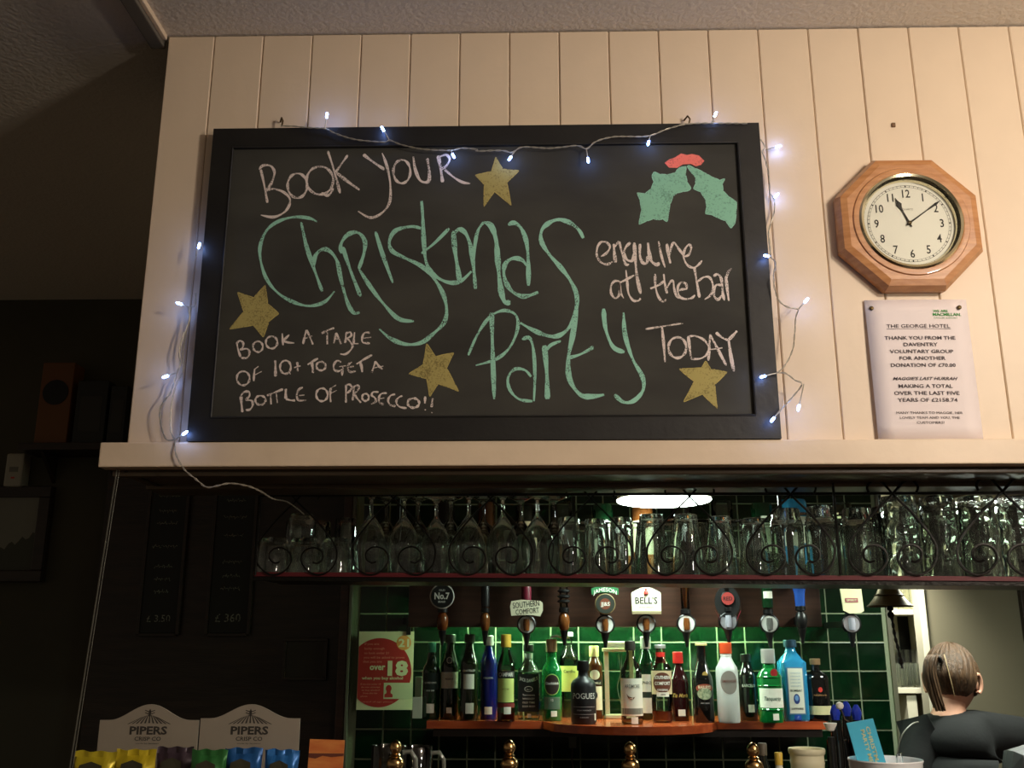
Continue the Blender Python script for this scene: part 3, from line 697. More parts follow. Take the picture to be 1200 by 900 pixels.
# ---- glasses, upturned on the rack: profiles (r,z) outer then inner, z measured from the rim on the shelf
def glass_mesh(outer, t, n=28, flute=0, base=None):
    """outer: rim (z=0) up to the foot; closed shell with inner wall"""
    inner = [(max(r-t, 0.0005), z) for r, z in outer]
    pr = outer+base[0]+base[1][::1] if base else None
    return pr
def mk(kind):
    if kind == 'wine':     # bowl down, stem, foot on top
        o = [(.0300, 0), (.0345, .025), (.0385, .050), (.0400, .066), (.0370, .086), (.0285, .108), (.0150, .128), (.0062, .140), (.0042, .150), (.0038, .165), (.0046, .178), (.0120, .187), (.0300, .1935), (.0325, .1950), (.0325, .1962), (.0120, .1965), (0, .1965)]
        i = [(.0, .134), (.0090, .129), (.0250, .107), (.0350, .085), (.0383, .066), (.0369, .050), (.0330, .025), (.0287, 0)]
    elif kind == 'tumbler':
        o = [(.0385, 0), (.0380, .020), (.0365, .060), (.0345, .078), (.0300, .083), (0, .083)]
        i = [(0, .072), (.028, .072), (.0335, .060), (.0360, .020), (.0368, 0)]
    elif kind == 'highball':
        o = [(.0310, 0), (.0300, .040), (.0265, .115), (.0255, .134), (.0235, .138), (0, .138)]
        i = [(0, .126), (.022, .126), (.0245, .115), (.0282, .040), (.0294, 0)]
    elif kind == 'pint':
        o = [(.0415, 0), (.0405, .030), (.0355, .090), (.0300, .142), (.0290, .150), (.026, .152), (0, .152)]
        i = [(0, .140), (.0265, .140), (.0335, .090), (.0388, .030), (.0398, 0)]
    elif kind == 'tulip':
        o = [(.0370, 0), (.0385, .040), (.0400, .100), (.0385, .130), (.0340, .142), (.0330, .160), (.0310, .163), (0, .163)]
        i = [(0, .136), (.032, .133), (.0365, .125), (.0382, .100), (.0368, .040), (.0355, 0)]
    elif kind == 'mug':
        o = [(.0405, 0), (.0420, .020), (.0425, .150), (.0405, .168), (.0380, .172), (0, .172)]
        i = [(0, .158), (.036, .158), (.0385, .145), (.0385, .020), (.0390, 0)]
    return o+i+[o[0]]
GM = {}
def glass_data(kind, back=False):
    if back:
        if kind+'b' not in GM:
            GM[kind+'b'] = glass_data(kind).copy(); GM[kind+'b'].materials[0] = M_GLASSB
        return GM[kind+'b']
    if kind in GM: return GM[kind]
    if kind == 'mug':       # dimpled beer mug: rings of dimples pressed in
        pr = mk('mug'); n = 40; mb = MB(); z0 = .02; rows = 15
        prof = [(.0405, 0)]+[(.0425, .018+.132*k/rows) for k in range(rows+1)]+[(.0405, .168), (.0380, .172), (0, .172), (0, .158), (.036, .158), (.0375, .145), (.0375, .020), (.0385, 0), (.0405, 0)]
        vs, fs = [], []
        for i, (r, z) in enumerate(prof):
            for k in range(n):
                a = 2*PI*k/n; rr = r
                if 1 <= i <= rows+1: rr = r-.0035*abs(math.sin(a*5+(PI/2 if (i//4) % 2 else 0)))*abs(math.sin((i-1)*PI/4))
                vs.append((rr*math.cos(a), rr*math.sin(a), z))
        for i in range(len(prof)-1):
            for k in range(n): fs.append((i*n+k, i*n+(k+1) % n, (i+1)*n+(k+1) % n, (i+1)*n+k))
        mb.add(vs, fs, True)
    else:
        mb = MB().lathe(mk(kind), 28 if kind != 'tumbler' else 32, flute=(-.045 if kind == 'tumbler' else 0), cap=False)
    GM[kind] = mb.mesh(kind+'_glass', M_GLASS); return GM[kind]
HH = dict(wine=.1965, tumbler=.083, highball=.138, pint=.152, tulip=.163, mug=.172)
NAME = dict(wine='wine_glass', tumbler='tumbler', highball='highball_glass', pint='pint_glass', tulip='beer_glass', mug='beer_mug')
DESC = dict(wine='upturned stemmed wine glass', tumbler='short ribbed tumbler upside down', highball='upturned plain highball glass', pint='upturned tapered pint glass', tulip='upturned straight beer glass', mug='upturned dimpled beer mug')
def put_glass(kind, px, hpx, row, label, group, dz=0, wk=1.0):
    Y0 = .33-.16*(px-297)/903
    Y = Y0+.050+.075*row
    x = at(px, 640, Y).x
    z = rackZ(x)+.0136+dz
    ratio = hpx*(Y+CAMD)/1154.3*1.0/HH[kind]
    PEND.append([x, Y, kind, row, ratio, wk, label, group, dz])
PEND = []
RAD = dict(wine=.0405, tumbler=.039, highball=.0315, pint=.042, tulip=.0405, mug=.043)
def place_glasses():
    base = [g for g in PEND if not g[8]]
    for it in range(400):          # nudge neighbours apart so that no two glasses touch
        for i, a in enumerate(base):
            for b in base[i+1:]:
                if abs(a[0]-b[0]) > .1: continue
                need = RAD[a[2]]*a[4]*a[5]+RAD[b[2]]*b[4]*b[5]+.0015
                dx, dy = b[0]-a[0], b[1]-a[1]; d = math.hypot(dx, dy)
                if d < need:
                    k = (need-d)/2/max(d, 1e-6)*.6
                    wa, wb_ = (.25, 1.75) if a[3] < b[3] else ((1.75, .25) if a[3] > b[3] else (1, 1))
                    a[0] -= dx*k*wa; a[1] -= dy*k*wa*.6; b[0] += dx*k*wb_; b[1] += dy*k*wb_
        for g in base:
            lo = rackY(g[0])+.012+RAD[g[2]]*g[4]*g[5]; hi = rackY(g[0])+.232-RAD[g[2]]*.6; g[1] = min(max(g[1], lo), max(hi, lo))
    for x, Y, kind, row, ratio, wk, label, group, dz in PEND:
        o = bpy.data.objects.new(NAME[kind], glass_data(kind, row >= 1)); COL.objects.link(o)
        o.location = (x, Y, rackZ(x)+.0136+dz); o.scale = (ratio*wk, ratio*wk, ratio); o.rotation_euler.z = random.random()*6
        tag(o, label, 'glass', group)
ORD = ['leftmost', 'second from left', 'third from left', 'fourth from left', 'fifth from left', 'sixth from left', 'seventh from left', 'eighth from left']
FRONT = [('tumbler', [(326, 40), (366, 40), (397, 40)]),
         ('wine', [(431, 95), (471, 93), (507, 90), (544, 95), (586, 95), (630, 95)]),
         ('highball', [(669, 66), (699, 64), (729, 66)]),
         ('pint', [(767, 70), (804, 70), (847, 68), (884, 66)]),
         ('tulip', [(920, 77), (961, 80), (1005, 78)]),
         ('mug', [(1057, 92), (1103, 92), (1149, 92), (1196, 92)])]
for kind, L in FRONT:
    for i, (px, h) in enumerate(L):
        k = len(L)
        lab = '%s in the rack\'s front row, %s' % (DESC[kind], ORD[i] if i < k-1 else 'rightmost')
        put_glass(kind, px, h, 0, lab, 'front row of glasses on the rack', wk=(.90 if kind == 'mug' else 1.0))
# tumblers stacked on the first ones
for i, (px, h) in enumerate([(361, 26), (395, 62)]):
    if i == 0: put_glass('tumbler', px-9, 26, .15, 'small tumbler stacked upside down on the left ribbed tumblers', 'stacked tumblers', dz=.087, wk=1.25)
    else: put_glass('highball', px, h+4, 1, 'upturned highball glass behind the ribbed tumblers', 'stacked tumblers')
BACK = [('highball', 1, [352, 378]), ('wine', 1, [452, 488, 526, 566, 612, 650]), ('highball', 1, [684, 712, 742]), ('pint', 1, [786, 824, 866, 900]), ('tulip', 1, [938, 980, 1022]), ('mug', 1, [1078, 1126, 1172]),
        ('tumbler', 2, [340, 372]), ('highball', 2, [520, 565]), ('pint', 2, [700, 760, 815]), ('tulip', 2, [900, 985]), ('mug', 2, [1056, 1103, 1150, 1196])]
HP = dict(wine=94, tumbler=40, highball=64, pint=68, tulip=76, mug=88)
for kind, row, L in BACK:
    for i, px in enumerate(L):
        put_glass(kind, px, HP[kind]*(.98 if row == 1 else .96), row, DESC[kind]+' in the rack\'s %s row, %s' % ('second' if row == 1 else 'rear', ('left group, ' if (kind, row, px < 400) == ('highball', 1, True) else '')+(ORD[i] if i < len(L)-1 else 'rightmost')),
                  '%s, %s row' % (NAME[kind].replace('_', ' ')+('es' if 'glass' in NAME[kind] else 's'), 'second' if row == 1 else 'rear'))
place_glasses()
# green-rimmed stack pieces seen behind the wine glasses
for i, (px, py) in enumerate(((608, 612), (655, 615))):
    p = at(px, py, .70)
    tag(MB().lathe([(.022, 0), (.034, .125), (.031, .127), (.019, .004), (0, .004)], 24, M=T(p.x, rackY(p.x)+.212, rackZ(p.x)+.0134)).obj('white_beaker', mat('pale_green_beaker', (196, 220, 200), .3)),
        'pale green beaker behind the wine glasses, %s of two' % ('left' if i == 0 else 'right'), 'beaker')

# ================================================================ BOTTLE SHELF
SZ = 1.215
sh = thing('bottle_shelf', 'orange varnished wooden bottle shelf with a rounded bulge in the middle', 'shelf', (.3, 1.45, SZ))
x0 = at(500, 845, 1.45).x; x1 = at(972, 845, 1.45).x; c0 = at(636, 847, 1.42).x; c1 = at(842, 847, 1.42).x
fr = [(x0, 1.45)]
fr += [(c0-.03, 1.445)]
for k in range(17):
    t = k/16; x = c0+(c1-c0)*t; fr.append((x, 1.445-.235*min(1, (math.sin(PI*t))**.45)))
fr += [(c1+.03, 1.445), (x1-.02, 1.445), (x1, 1.47), (x1, TY-.006), (x0, TY-.006)]
n = len(fr); vs = [(x-.3, y-1.45, 0) for x, y in fr]+[(x-.3, y-1.45, -.024) for x, y in fr]
fs = [(i, (i+1) % n, n+(i+1) % n, n+i) for i in range(n)]
top = tessellate_polygon([[Vector((v[0], v[1], 0)) for v in vs[:n]]])
fs += [tuple(a) for a in top]+[tuple(i+n for i in a) for a in top]
sb = MB().add(vs, fs).obj('shelf_board', M_SHELF, sh)
MB().box(x0-.3+.02, x1-.3-.02, .02, .262, -.05, -.0245).obj('shelf_bearer', M_DARKW, sh)

# ================================================================ BOTTLES
M_LBL = mat('off_white_label', (222, 220, 204), .6); M_LBLK = mat('black_label', (20, 20, 20), .5)
M_STICK = mat('price_sticker', (226, 222, 206), .7); M_TXTW = mat('white_print', (222, 220, 210), .6); M_TXTK = M_INK
M_GOLD = mat('gold_print', (204, 168, 92), .4, metal=.4); M_REDL = mat('red_print', (196, 52, 44), .5)
def arc(r, a0, a1, z0, z1, name, m, parent, n=10, sq=0):
    """curved label: patch of a cylinder facing the camera (-Y); sq = half width of a flat face"""
    vs = []
    for i in range(n+1):
        a = a0+(a1-a0)*i/n
        if sq: x, y = math.sin(a)/math.sin(max(abs(a0), abs(a1)))*sq, -r
        else: x, y = r*math.sin(a), -r*math.cos(a)
        vs += [(x, y, z0), (x, y, z1)]
    return MB().add(vs, [(2*i, 2*i+2, 2*i+3, 2*i+1) for i in range(n)], True).obj(name, m, parent)
def oval(r, rx, rz, zc, name, m, parent, sq=0, xc=0, n=22):
    vs = []; N = 16
    for k in range(N+1):
        u = -math.cos(PI*k/N); x = xc+rx*u; dz = rz*math.sqrt(max(0, 1-u*u))
        for z in (zc-dz, zc+dz): vs.append((x, -r, z) if sq else (r*math.sin(x/r), -r*math.cos(x/r), z))
    return MB().add(vs, [(2*k, 2*k+2, 2*k+3, 2*k+1) for k in range(N)], True).obj(name, m, parent)
def btext(s, r, zb, width, m, parent, name='label_lettering', sq=0, h=None, bold=.01, shear=0, xc=0, bend=0):
    rr = r+.0004
    def f(x, z):
        x += xc; z += zb-bend*x*x
        return Vector((x, -rr, z)) if sq else Vector((rr*math.sin(x/rr), -rr*math.cos(x/rr), z))
    return text(name, s, m, parent, (0, 0, 0), width=width, height=h, bold=bold, shear=shear, fn=f)
def squarify(prof, n=32, k=4):
    """superellipse body: returns MB of a squarish lathe"""
    mb = MB(); vs, fs = [], []
    for r, z, q in prof:
        for i in range(n):
            a = 2*PI*(i+.5)/n; c, s = math.cos(a), math.sin(a)
            e = 2+(6 if q else 0); d = (abs(c)**e+abs(s)**e)**(-1/e)
            vs.append((r*c*d, r*s*d, z))
    for i in range(len(prof)-1):
        for j in range(n): fs.append((i*n+j, i*n+(j+1) % n, (i+1)*n+(j+1) % n, (i+1)*n+j))
    fs.append(tuple(reversed(range(n)))); fs.append(tuple((len(prof)-1)*n+j for j in range(n)))
    return mb.add(vs, fs, True)
def bottle(px, yb, yt, wpx, body, cap, label, shape='round', capfrac=.12, neckr=.0135, shoulder=.62, name='bottle', liquid=None, group=None, sqr=False, grp='bottles along the lit shelf'):
    b = atz(px, yb, SZ); Y = min(b.y, 1.64)
    b = at(px, yb, Y); d = (Y+CAMD)
    r = wpx*d/1154.3/1.035/2; h = at(px, yt, Y).z-SZ
    r = min(r, .05)
    Yc = Y+r*.6
    Yc = min(Yc, TY-.012-r)
    X = at(px, (yb+yt)/2, Yc).x
    t = thing(name, label, 'bottle', (X, Yc, SZ+.0005), grp)
    zs = h*shoulder; zc = h*(1-capfrac); zn = zs+(h-zs)*.42
    if shape == 'round':
        pr = [(0, .004), (r*.6, .002), (r*.93, 0), (r, .006), (r, zs*.5), (r, zs), (r*.94, zs+(zn-zs)*.3), (r*.72, zs+(zn-zs)*.65), (neckr*1.25, zn), (neckr, zn+.012), (neckr*.95, zc), (neckr*1.15, zc+.001), (neckr*1.15, zc+.006), (0, zc+.006)]
    elif shape == 'slope':
        pr = [(0, .004), (r*.93, 0), (r, .006), (r, zs), (r*.86, zs+(zc-zs)*.22), (r*.55, zs+(zc-zs)*.5), (neckr*1.2, zs+(zc-zs)*.8), (neckr, zc), (neckr, zc+.006), (0, zc+.006)]
    elif shape == 'squat':
        pr = [(0, .004), (r*.93, 0), (r, .008), (r, zs), (r*.97, zs+(zn-zs)*.3), (r*.8, zs+(zn-zs)*.62), (r*.5, zs+(zn-zs)*.85), (neckr*1.1, zn), (neckr, zn+.01), (neckr, zc), (0, zc)]
    if sqr:
        mb = squarify([(rr, z, z < zs+.004) for rr, z in pr])
    else: mb = MB().lathe(pr, 28, cap=False)
    if shape == 'slope' and name == 'triangular_bottle': mb = MB().lathe(pr, 28, cap=False)
    bo = mb.obj('glass_body', body, t)
    cr = neckr*1.28
    MB().lathe([(cr*.98, zc), (cr, zc+.002), (cr, h-.002), (cr*.9, h), (0, h)], 20).obj('cap', cap, t)
    if liquid:
        lm, lf = liquid
        MB().lathe([(0, .007), (r*.9, .007), (r*.94, .012), (r*.94, zs*lf), (0, zs*lf)], 24, cap=False).obj('liquid', lm, t)
    return t, r, h, zs
G_CLR = thin_glass('clear_bottle_glass', (232, 240, 232)); G_GRN = mat('green_bottle_glass', (20, 136, 62), .07, trans=.45, coat=.5)
G_DGRN = mat('deep_green_glass', (10, 44, 22), .06, coat=.6); G_BLU = mat('cobalt_glass', (24, 32, 128), .08, coat=.5, trans=.35)
G_BLK = mat('near_black_glass', (14, 14, 13), .09, coat=.5); G_OLV = mat('olive_black_glass', (18, 26, 12), .07, coat=.5)
G_SKY = mat('sky_blue_glass', (60, 168, 224), .06, trans=.45, coat=.4); G_FROST = mat('frosted_white_glass', (232, 236, 230), .35, trans=.3, sub=.4)
G_BRN = mat('brown_glass', (70, 38, 16), .08, coat=.4)
C_BLK = mat('black_cap', (22, 22, 22), .35); C_YEL2 = mat('yellow_cap', (226, 190, 74), .4); C_RED2 = mat('red_cap', (206, 46, 40), .35); C_ORG = mat('orange_red_cap', (226, 84, 44), .35)
C_SIL = mat('silver_cap', (206, 206, 200), .3, metal=.5); C_CRM = mat('cream_cap', (226, 206, 140), .5); C_FOIL = mat('dark_foil_cap', (60, 66, 56), .35, metal=.4); C_CORK = mat('cork', (134, 104, 72), .8)
def stick(t, r, z0, z1, x0, x1, sq=0):
    rr = r+.0006
    return arc(rr, x0/rr, x1/rr, z0, z1, 'price_sticker', M_STICK, t, 4) if not sq else MB().add([(x0, -rr, z0), (x1, -rr, z0), (x1, -rr, z1), (x0, -rr, z1)], [(0, 1, 2, 3)]).obj('price_sticker', M_STICK, t)

t, r, h, z = bottle(505.5, 843, 753, 21, G_DGRN, mat('green_cap', (60, 150, 110), .3), 'dark green bottle with a green cap at the left end of the shelf', 'slope', .13, .011, .62)
arc(r+.0004, -.95, .95, h*.38, h*.60, 'label', mat('dark_teal_label', (28, 44, 38), .5), t); btext("GORDON'S", r+.0006, h*.46, r*1.4, M_TXTW, t); btext('DRY GIN', r+.0006, h*.36, r*.9, M_TXTW, t); stick(t, r, .02, .05, -.012, .014)
t, r, h, z = bottle(527.3, 843, 743.5, 21, G_OLV, C_FOIL, 'olive-black wine bottle with cream label and oval emblem on its neck', 'round', .10, .0145, .60)
arc(r+.0004, -1.15, 1.15, h*.36, h*.55, 'label', M_LBL, t); btext('RESERVE', r+.0006, h*.46, r*.9, M_INK, t); oval(r*.93, .010, .011, h*.69, 'emblem', M_TXTW, t); oval(r*.93+.0005, .0075, .0085, h*.69, 'emblem_centre', G_OLV, t); stick(t, r, .02, .038, -.008, .010)
t, r, h, z = bottle(550, 844.5, 743, 21, G_OLV, C_FOIL, 'olive wine bottle with a small square cream label and shiny shoulders', 'round', .10, .0145, .64)
arc(r+.0004, -.62, .62, h*.36, h*.53, 'label', M_LBL, t); btext('CHATELET', r+.0006, h*.56, r*1.5, M_TXTW, t, h=.006); stick(t, r, .022, .055, -.010, .018)
t, r, h, z = bottle(572.5, 843, 745, 20, G_BLU, C_SIL, 'cobalt blue bottle with a silver cap', 'round', .12, .0135, .66)
btext('CELESTE', r+.0006, h*.48, r*1.2, M_TXTW, t, h=.005); stick(t, r, .016, .040, -.012, .014)
t, r, h, z = bottle(593, 846, 743.5, 21, G_CLR, C_YEL2, 'clear bottle of red aperitif with yellow cap and green label', 'round', .15, .0135, .62, liquid=(mat('red_liquid', (150, 26, 20), .1), .16))
arc(r+.0004, -1.2, 1.2, h*.50, h*.575, 'label_band', M_LBLK, t); btext('CAMPARI', r+.0006, h*.512, r*1.75, M_TXTW, t, h=.013); arc(r+.0004, -1.05, 1.05, h*.22, h*.49, 'label', mat('lime_label', (190, 206, 116), .6), t); arc(r+.0004, -1.2, 1.2, h*.16, h*.21, 'label_band', mat('maroon_label', (120, 40, 36), .6), t); btext('BITTER', r+.0008, h*.36, r*.8, mat('olive_print', (120, 120, 50), .6), t, h=.005); stick(t, r, .024, .046, -.006, .018)
t, r, h, z = bottle(619.5, 843, 755, 26, G_CLR, C_BLK, 'square clear whiskey bottle with a black label and black cap', 'round', .10, .014, .60, sqr=True, liquid=None)
arc(r+.0006, -.8, .8, h*.10, h*.60, 'label', M_LBLK, t, sq=r*.93); btext("JACK DANIEL'S", r+.001, h*.49, r*1.6, M_TXTW, t, sq=1, h=.011, bend=-10); oval(r+.0009, .014, .009, h*.40, 'emblem', M_TXTW, t, sq=1); oval(r+.0012, .012, .0074, h*.40, 'emblem_centre', M_LBLK, t, sq=1); btext('No.7', r+.0014, h*.385, .014, M_TXTW, t, sq=1)
for k, s in enumerate(('Tennessee', 'WHISKEY', 'OLD TIME', 'SOUR MASH')): btext(s, r+.001, h*(.31-.05*k), r*1.1, M_TXTW, t, sq=1, h=.006)
stick(t, r+.0006, .006, .018, -.004, .008, 1)
MB().lathe([(r*1.0, h*.62), (r*.75, h*.68), (.0150, h*.74), (.0146, h*.88), (0, h*.88), (0, h*.62)], 24, cap=False).obj('shoulder_highlight', mat('shoulder_highlight_tint', (206, 214, 206), .08, trans=.5), t)  # whitish shell whose colour stands in for the highlight on the shoulder
t, r, h, z = bottle(646.7, 845, 749, 23, G_GRN, C_CORK, 'bright green triangular whisky bottle with oval label and steel pourer', 'slope', .16, .0145, .60, name='triangular_bottle')
oval(r+.0005, .0285, .034, h*.44, 'label', mat('yellow_green_edge', (150, 170, 90), .5), t); oval(r+.0009, .026, .031, h*.44, 'label_centre', mat('dark_brown_label', (40, 30, 24), .5), t); btext('Glenfiddich', r+.0012, h*.44, .046, M_TXTW, t, h=.008); arc(r+.0006, -.9, .9, h*.14, h*.29, 'label', mat('sage_label', (74, 96, 78), .6), t); btext('12', r+.001, h*.24, .008, M_TXTW, t); stick(t, r, .014, .032, -.004, .016)
MB().tube([(0, 0, h), (0, 0, h+.008), (.012, -.004, h+.010), (.045, -.008, h+.006), (.060, -.008, h+.004)], [.004, .004, .0035, .003, .002], 8).obj('pourer', M_CHROME, t)
t, r, h, z = bottle(667, 841, 741, 22, G_CLR, C_SIL, 'clear malt bottle with a wide pale yellow label behind the green one', 'round', .05, .013, .66)
arc(r+.0004, -1.4, 1.4, h*.30, h*.60, 'label', mat('pale_yellow_label', (210, 204, 116), .6), t); btext('Cardhu', r+.0006, h*.52, r*1.3, M_INK, t, h=.010)
t, r, h, z = bottle(696.7, 842.5, 757, 19, G_BRN, C_CRM, 'brown whiskey bottle with cream cap and arched cream label', 'round', .15, .013, .72)
arc(r+.0004, -1.1, 1.1, h*.46, h*.53, 'label_band', M_LBLK, t); btext('BUSHMILLS', r+.0007, h*.475, r*1.6, M_CREAM, t, h=.006); oval(r+.0006, .018, .016, h*.60, 'label', M_CREAM, t); arc(r+.0004, -1.0, 1.0, h*.12, h*.44, 'label', M_CREAM, t)
oval(r+.0008, .008, .012, h*.32, 'emblem', M_INK, t)
t, r, h, z = bottle(683.7, 849, 774.5, 29.5, mat('matt_black_glass', (24, 25, 27), .38), C_BLK, 'squat matt black whiskey bottle at the front lettered POGUES', 'squat', .16, .0155, .58)
btext('POGUES', r+.0005, h*.40, r*1.95, M_TXTW, t, h=.017, bold=0); btext('IRISH WHISKEY', r+.0005, h*.21, r*1.2, mat('dim_print', (150, 150, 150), .6), t, h=.004); btext('BLENDED', r+.0005, h*.10, r*.7, MATS['dim_print'], t, h=.004)
for zz in (.27, .155): arc(r+.0004, -1.0, 1.0, h*zz, h*zz+.0012, 'label_line', MATS['dim_print'], t)
arc(r+.0006, .92, 1.1, .012, .032, 'price_sticker', M_STICK, t, 2)
t, r, h, z = bottle(739.7, 849, 751, 25, G_CLR, mat('dark_stopper', (52, 48, 42), .5), 'clear malt bottle with white label carrying a small brown eagle', 'round', .12, .0135, .60, liquid=(mat('straw_liquid', (196, 176, 110), .1), .10))
arc(r+.0004, -1.45, 1.45, h*.10, h*.545, 'label', M_LBL, t); btext('ARDMORE', r+.0007, h*.43, r*1.5, mat('grey_print', (100, 100, 92), .6), t, h=.011); arc(r+.0006, -1.3, 1.3, h*.12, h*.19, 'label_band', mat('grey_label_band', (120, 122, 110), .6), t); stick(t, r, .002, .022, -.006, .016)
rr = r+.0009; eag = [(-.020, .010), (-.016, .003), (-.010, -.001), (-.002, -.003), (.006, -.002), (.009, .001), (.003, -.008), (-.006, -.010), (-.013, -.006), (-.017, 0)]
MB().poly([(rr*math.sin(x/rr), -rr*math.cos(x/rr), h*.33+zq) for x, zq in eag]).obj('emblem', mat('brown_print', (96, 64, 40), .6), t)
t, r, h, z = bottle(757.7, 843.5, 746, 21, G_DGRN, C_SIL, 'dark green malt bottle with white label standing behind the eagle-label bottle', 'round', .15, .014, .64)
arc(r+.0004, -1.3, 1.3, h*.08, h*.54, 'label', M_LBL, t); btext('LAPHROAIG', r+.0007, h*.42, r*2.0, M_INK, t, h=.010); arc(r+.0006, -1.3, 1.3, h*.26, h*.33, 'label_band', mat('dark_green_band', (30, 46, 36), .6), t)
t, r, h, z = bottle(775, 847, 755.5, 24, G_CLR, C_SIL, 'clear liqueur bottle with red neck wrap and round brown label', 'round', .05, .0145, .66, liquid=(mat('amber_red_liquid', (150, 50, 30), .1), .22))
MB().lathe([(.0155, h*.76), (.0155, h*.90)], 20, cap=False).obj('neck_wrap', C_RED2, t); arc(r+.0004, -1.3, 1.3, h*.36, h*.66, 'label', mat('tan_label', (206, 186, 150), .6), t); oval(r+.0008, r*1.0, h*.13, h*.51, 'label_centre', mat('brown_label', (92, 48, 30), .6), t)
for k, s in enumerate(('SOUTHERN', 'COMFORT', 'ORIGINAL')): btext(s, r+.0012, h*(.555-.075*k), r*(1.6 if k < 2 else 1.1), M_TXTW, t, h=.010 if k < 2 else .006, bold=.02)
arc(r+.001, -.6, .6, h*.33, h*.385, 'label_band', M_LBL, t); btext('1874', r+.0013, h*.345, .014, M_INK, t, h=.006)
t, r, h, z = bottle(795.7, 845, 764, 22, mat('dark_red_black_glass', (38, 10, 12), .08, coat=.5), C_RED2, 'very dark liqueur bottle with red cap and slanting gold script', 'round', .17, .0135, .56)
oval(r*.95, .018, .009, h*.53, 'label_dome', M_TXTW, t); btext('Tia Maria', r+.0007, h*.34, r*1.7, M_GOLD, t, h=.012, shear=.4, bend=0); stick(t, r, .016, .036, -.010, .014)
t, r, h, z = bottle(823.5, 847, 754, 24, G_BLK, C_CRM, 'black cream-liqueur bottle with a picture label and gold neck seal', 'round', .03, .0155, .52)
oval(r+.0004, .030, .013, h*.43, 'label_arch', mat('rust_label', (150, 70, 50), .5), t); oval(r+.0010, .025, .018, h*.36, 'label_picture', mat('misty_landscape_label', (190, 196, 160), .6, c2=(96, 120, 90), vscale=90), t); btext('BAILEYS', r+.0014, h*.425, .042, M_CREAM, t, h=.009, bold=.02); oval(r*.9, .009, .010, h*.60, 'neck_seal', M_GOLD, t, xc=.004); btext('IRISH CREAM', r+.0008, h*.235, .028, MATS['dim_print'], t, h=.004)
t, r, h, z = bottle(852.3, 847.5, 753, 25.5, G_FROST, C_ORG, 'frosted white spirit bottle with orange-red cap and round grey label', 'round', .14, .0155, .64)
oval(r+.0006, .029, .036, h*.50, 'label', mat('grey_oval_label', (140, 132, 124), .5), t); btext('SMIRNOFF', r+.001, h*.50, .048, mat('rust_print', (116, 66, 56), .6), t, h=.008); MB().lathe([(.0180, h*.825), (.0180, h*.855)], 20, cap=False).obj('cap_band', M_WHITE, t)
t, r, h, z = bottle(875.5, 844.5, 766.5, 21, G_BLK, C_BLK, 'black rum bottle with white script, behind the frosted bottle', 'round', .12, .0135, .66)
btext('Lamb', r*.9, h*.66, .034, M_TXTW, t, h=.010, shear=.4); btext('BARCELO', r+.0006, h*.50, r*1.5, M_TXTW, t, h=.009); stick(t, r, .026, .050, -.006, .016)
t, r, h, z = bottle(902, 847, 760.5, 28, G_GRN, C_SIL, 'fluted green gin bottle with white cap, white label and red seal', 'squat', .20, .0175, .58)
arc(r+.0005, -1.25, 1.25, h*.20, h*.46, 'label', M_LBL, t); btext('Tanqueray', r+.0009, h*.30, r*1.5, mat('green_print', (60, 90, 76), .6), t, h=.012, shear=.3); oval(r*.97, .013, .013, h*.67, 'seal', mat('red_seal', (150, 30, 34), .4), t, xc=.009)
for zz in (.16, .48, .60): MB().lathe([(r+.0004, h*zz), (r+.0022, h*zz+.003), (r+.0004, h*zz+.006)], 28, cap=False).obj('glass_ridge', G_GRN, t)
stick(t, r, .008, .028, -.004, .016)
t, r, h, z = bottle(928.5, 845, 750, 29, G_SKY, mat('steel_blue_cap', (70, 100, 124), .3, metal=.4), 'tall square sky blue gin bottle with a framed white label', 'round', .09, .0165, .72, sqr=True)
arc(r+.0005, -.8, .8, h*.08, h*.66, 'label', mat('steel_blue_frame', (90, 130, 160), .5), t, sq=r*.66); arc(r+.0009, -.8, .8, h*.095, h*.645, 'label_centre', M_LBL, t, sq=r*.58)
oval(r+.0013, .010, .016, h*.27, 'emblem', mat('navy_print', (40, 60, 120), .5), t, sq=1); oval(r+.0015, .006, .009, h*.28, 'emblem_centre', mat('mid_blue_print', (110, 150, 200), .5), t, sq=1); btext('BOMBAY', r+.0014, h*.36, r*.9, M_INK, t, sq=1, h=.007); btext('SAPPHIRE', r+.0014, h*.14, r*.95, M_INK, t, sq=1, h=.006)
for k in range(5): btext('LONDON DRY GIN'[:8+k], r+.0014, h*(.58-.04*k), r*.8, mat('pale_blue_print', (140, 160, 180), .6), t, sq=1, h=.004)
MB().lathe([(r*.95, 0), (r*1.04, .004), (r*1.04, .018), (r*.98, .022)], 28, cap=False).obj('thick_base', mat('deep_blue_base', (36, 72, 160), .1, coat=.5), t)
t, r, h, z = bottle(957.5, 845, 772, 28, G_BLK, C_CORK, 'dark rounded rum bottle with cork and cream stripe at the right end', 'squat', .10, .0135, .66)
arc(r+.0005, -1.25, 1.25, h*.10, h*.24, 'label_band', mat('cream_stripe', (196, 186, 142), .6), t); btext('RESERVA', r+.0007, h*.40, r*1.1, mat('bronze_print', (150, 110, 70), .5), t, h=.005); oval(r+.0006, .007, .008, h*.50, 'emblem', M_REDL, t)
# menu cards at the left end of the shelf
for i, (a, b2, y0, y1, Y) in enumerate(((483, 494.5, 817, 842, 1.50), (486, 495, 793, 822, 1.58))):
    p, q = at(a, y1, Y), at(b2, y0, Y)
    tag(MB().box(p.x, q.x, Y, Y+.02, p.z, q.z, .001).obj('card_box', mat('pale_green_card', (176, 184, 160), .7)), 'pale upright card box at the shelf\'s left end, %s one' % ('front' if i == 0 else 'rear'), 'box')
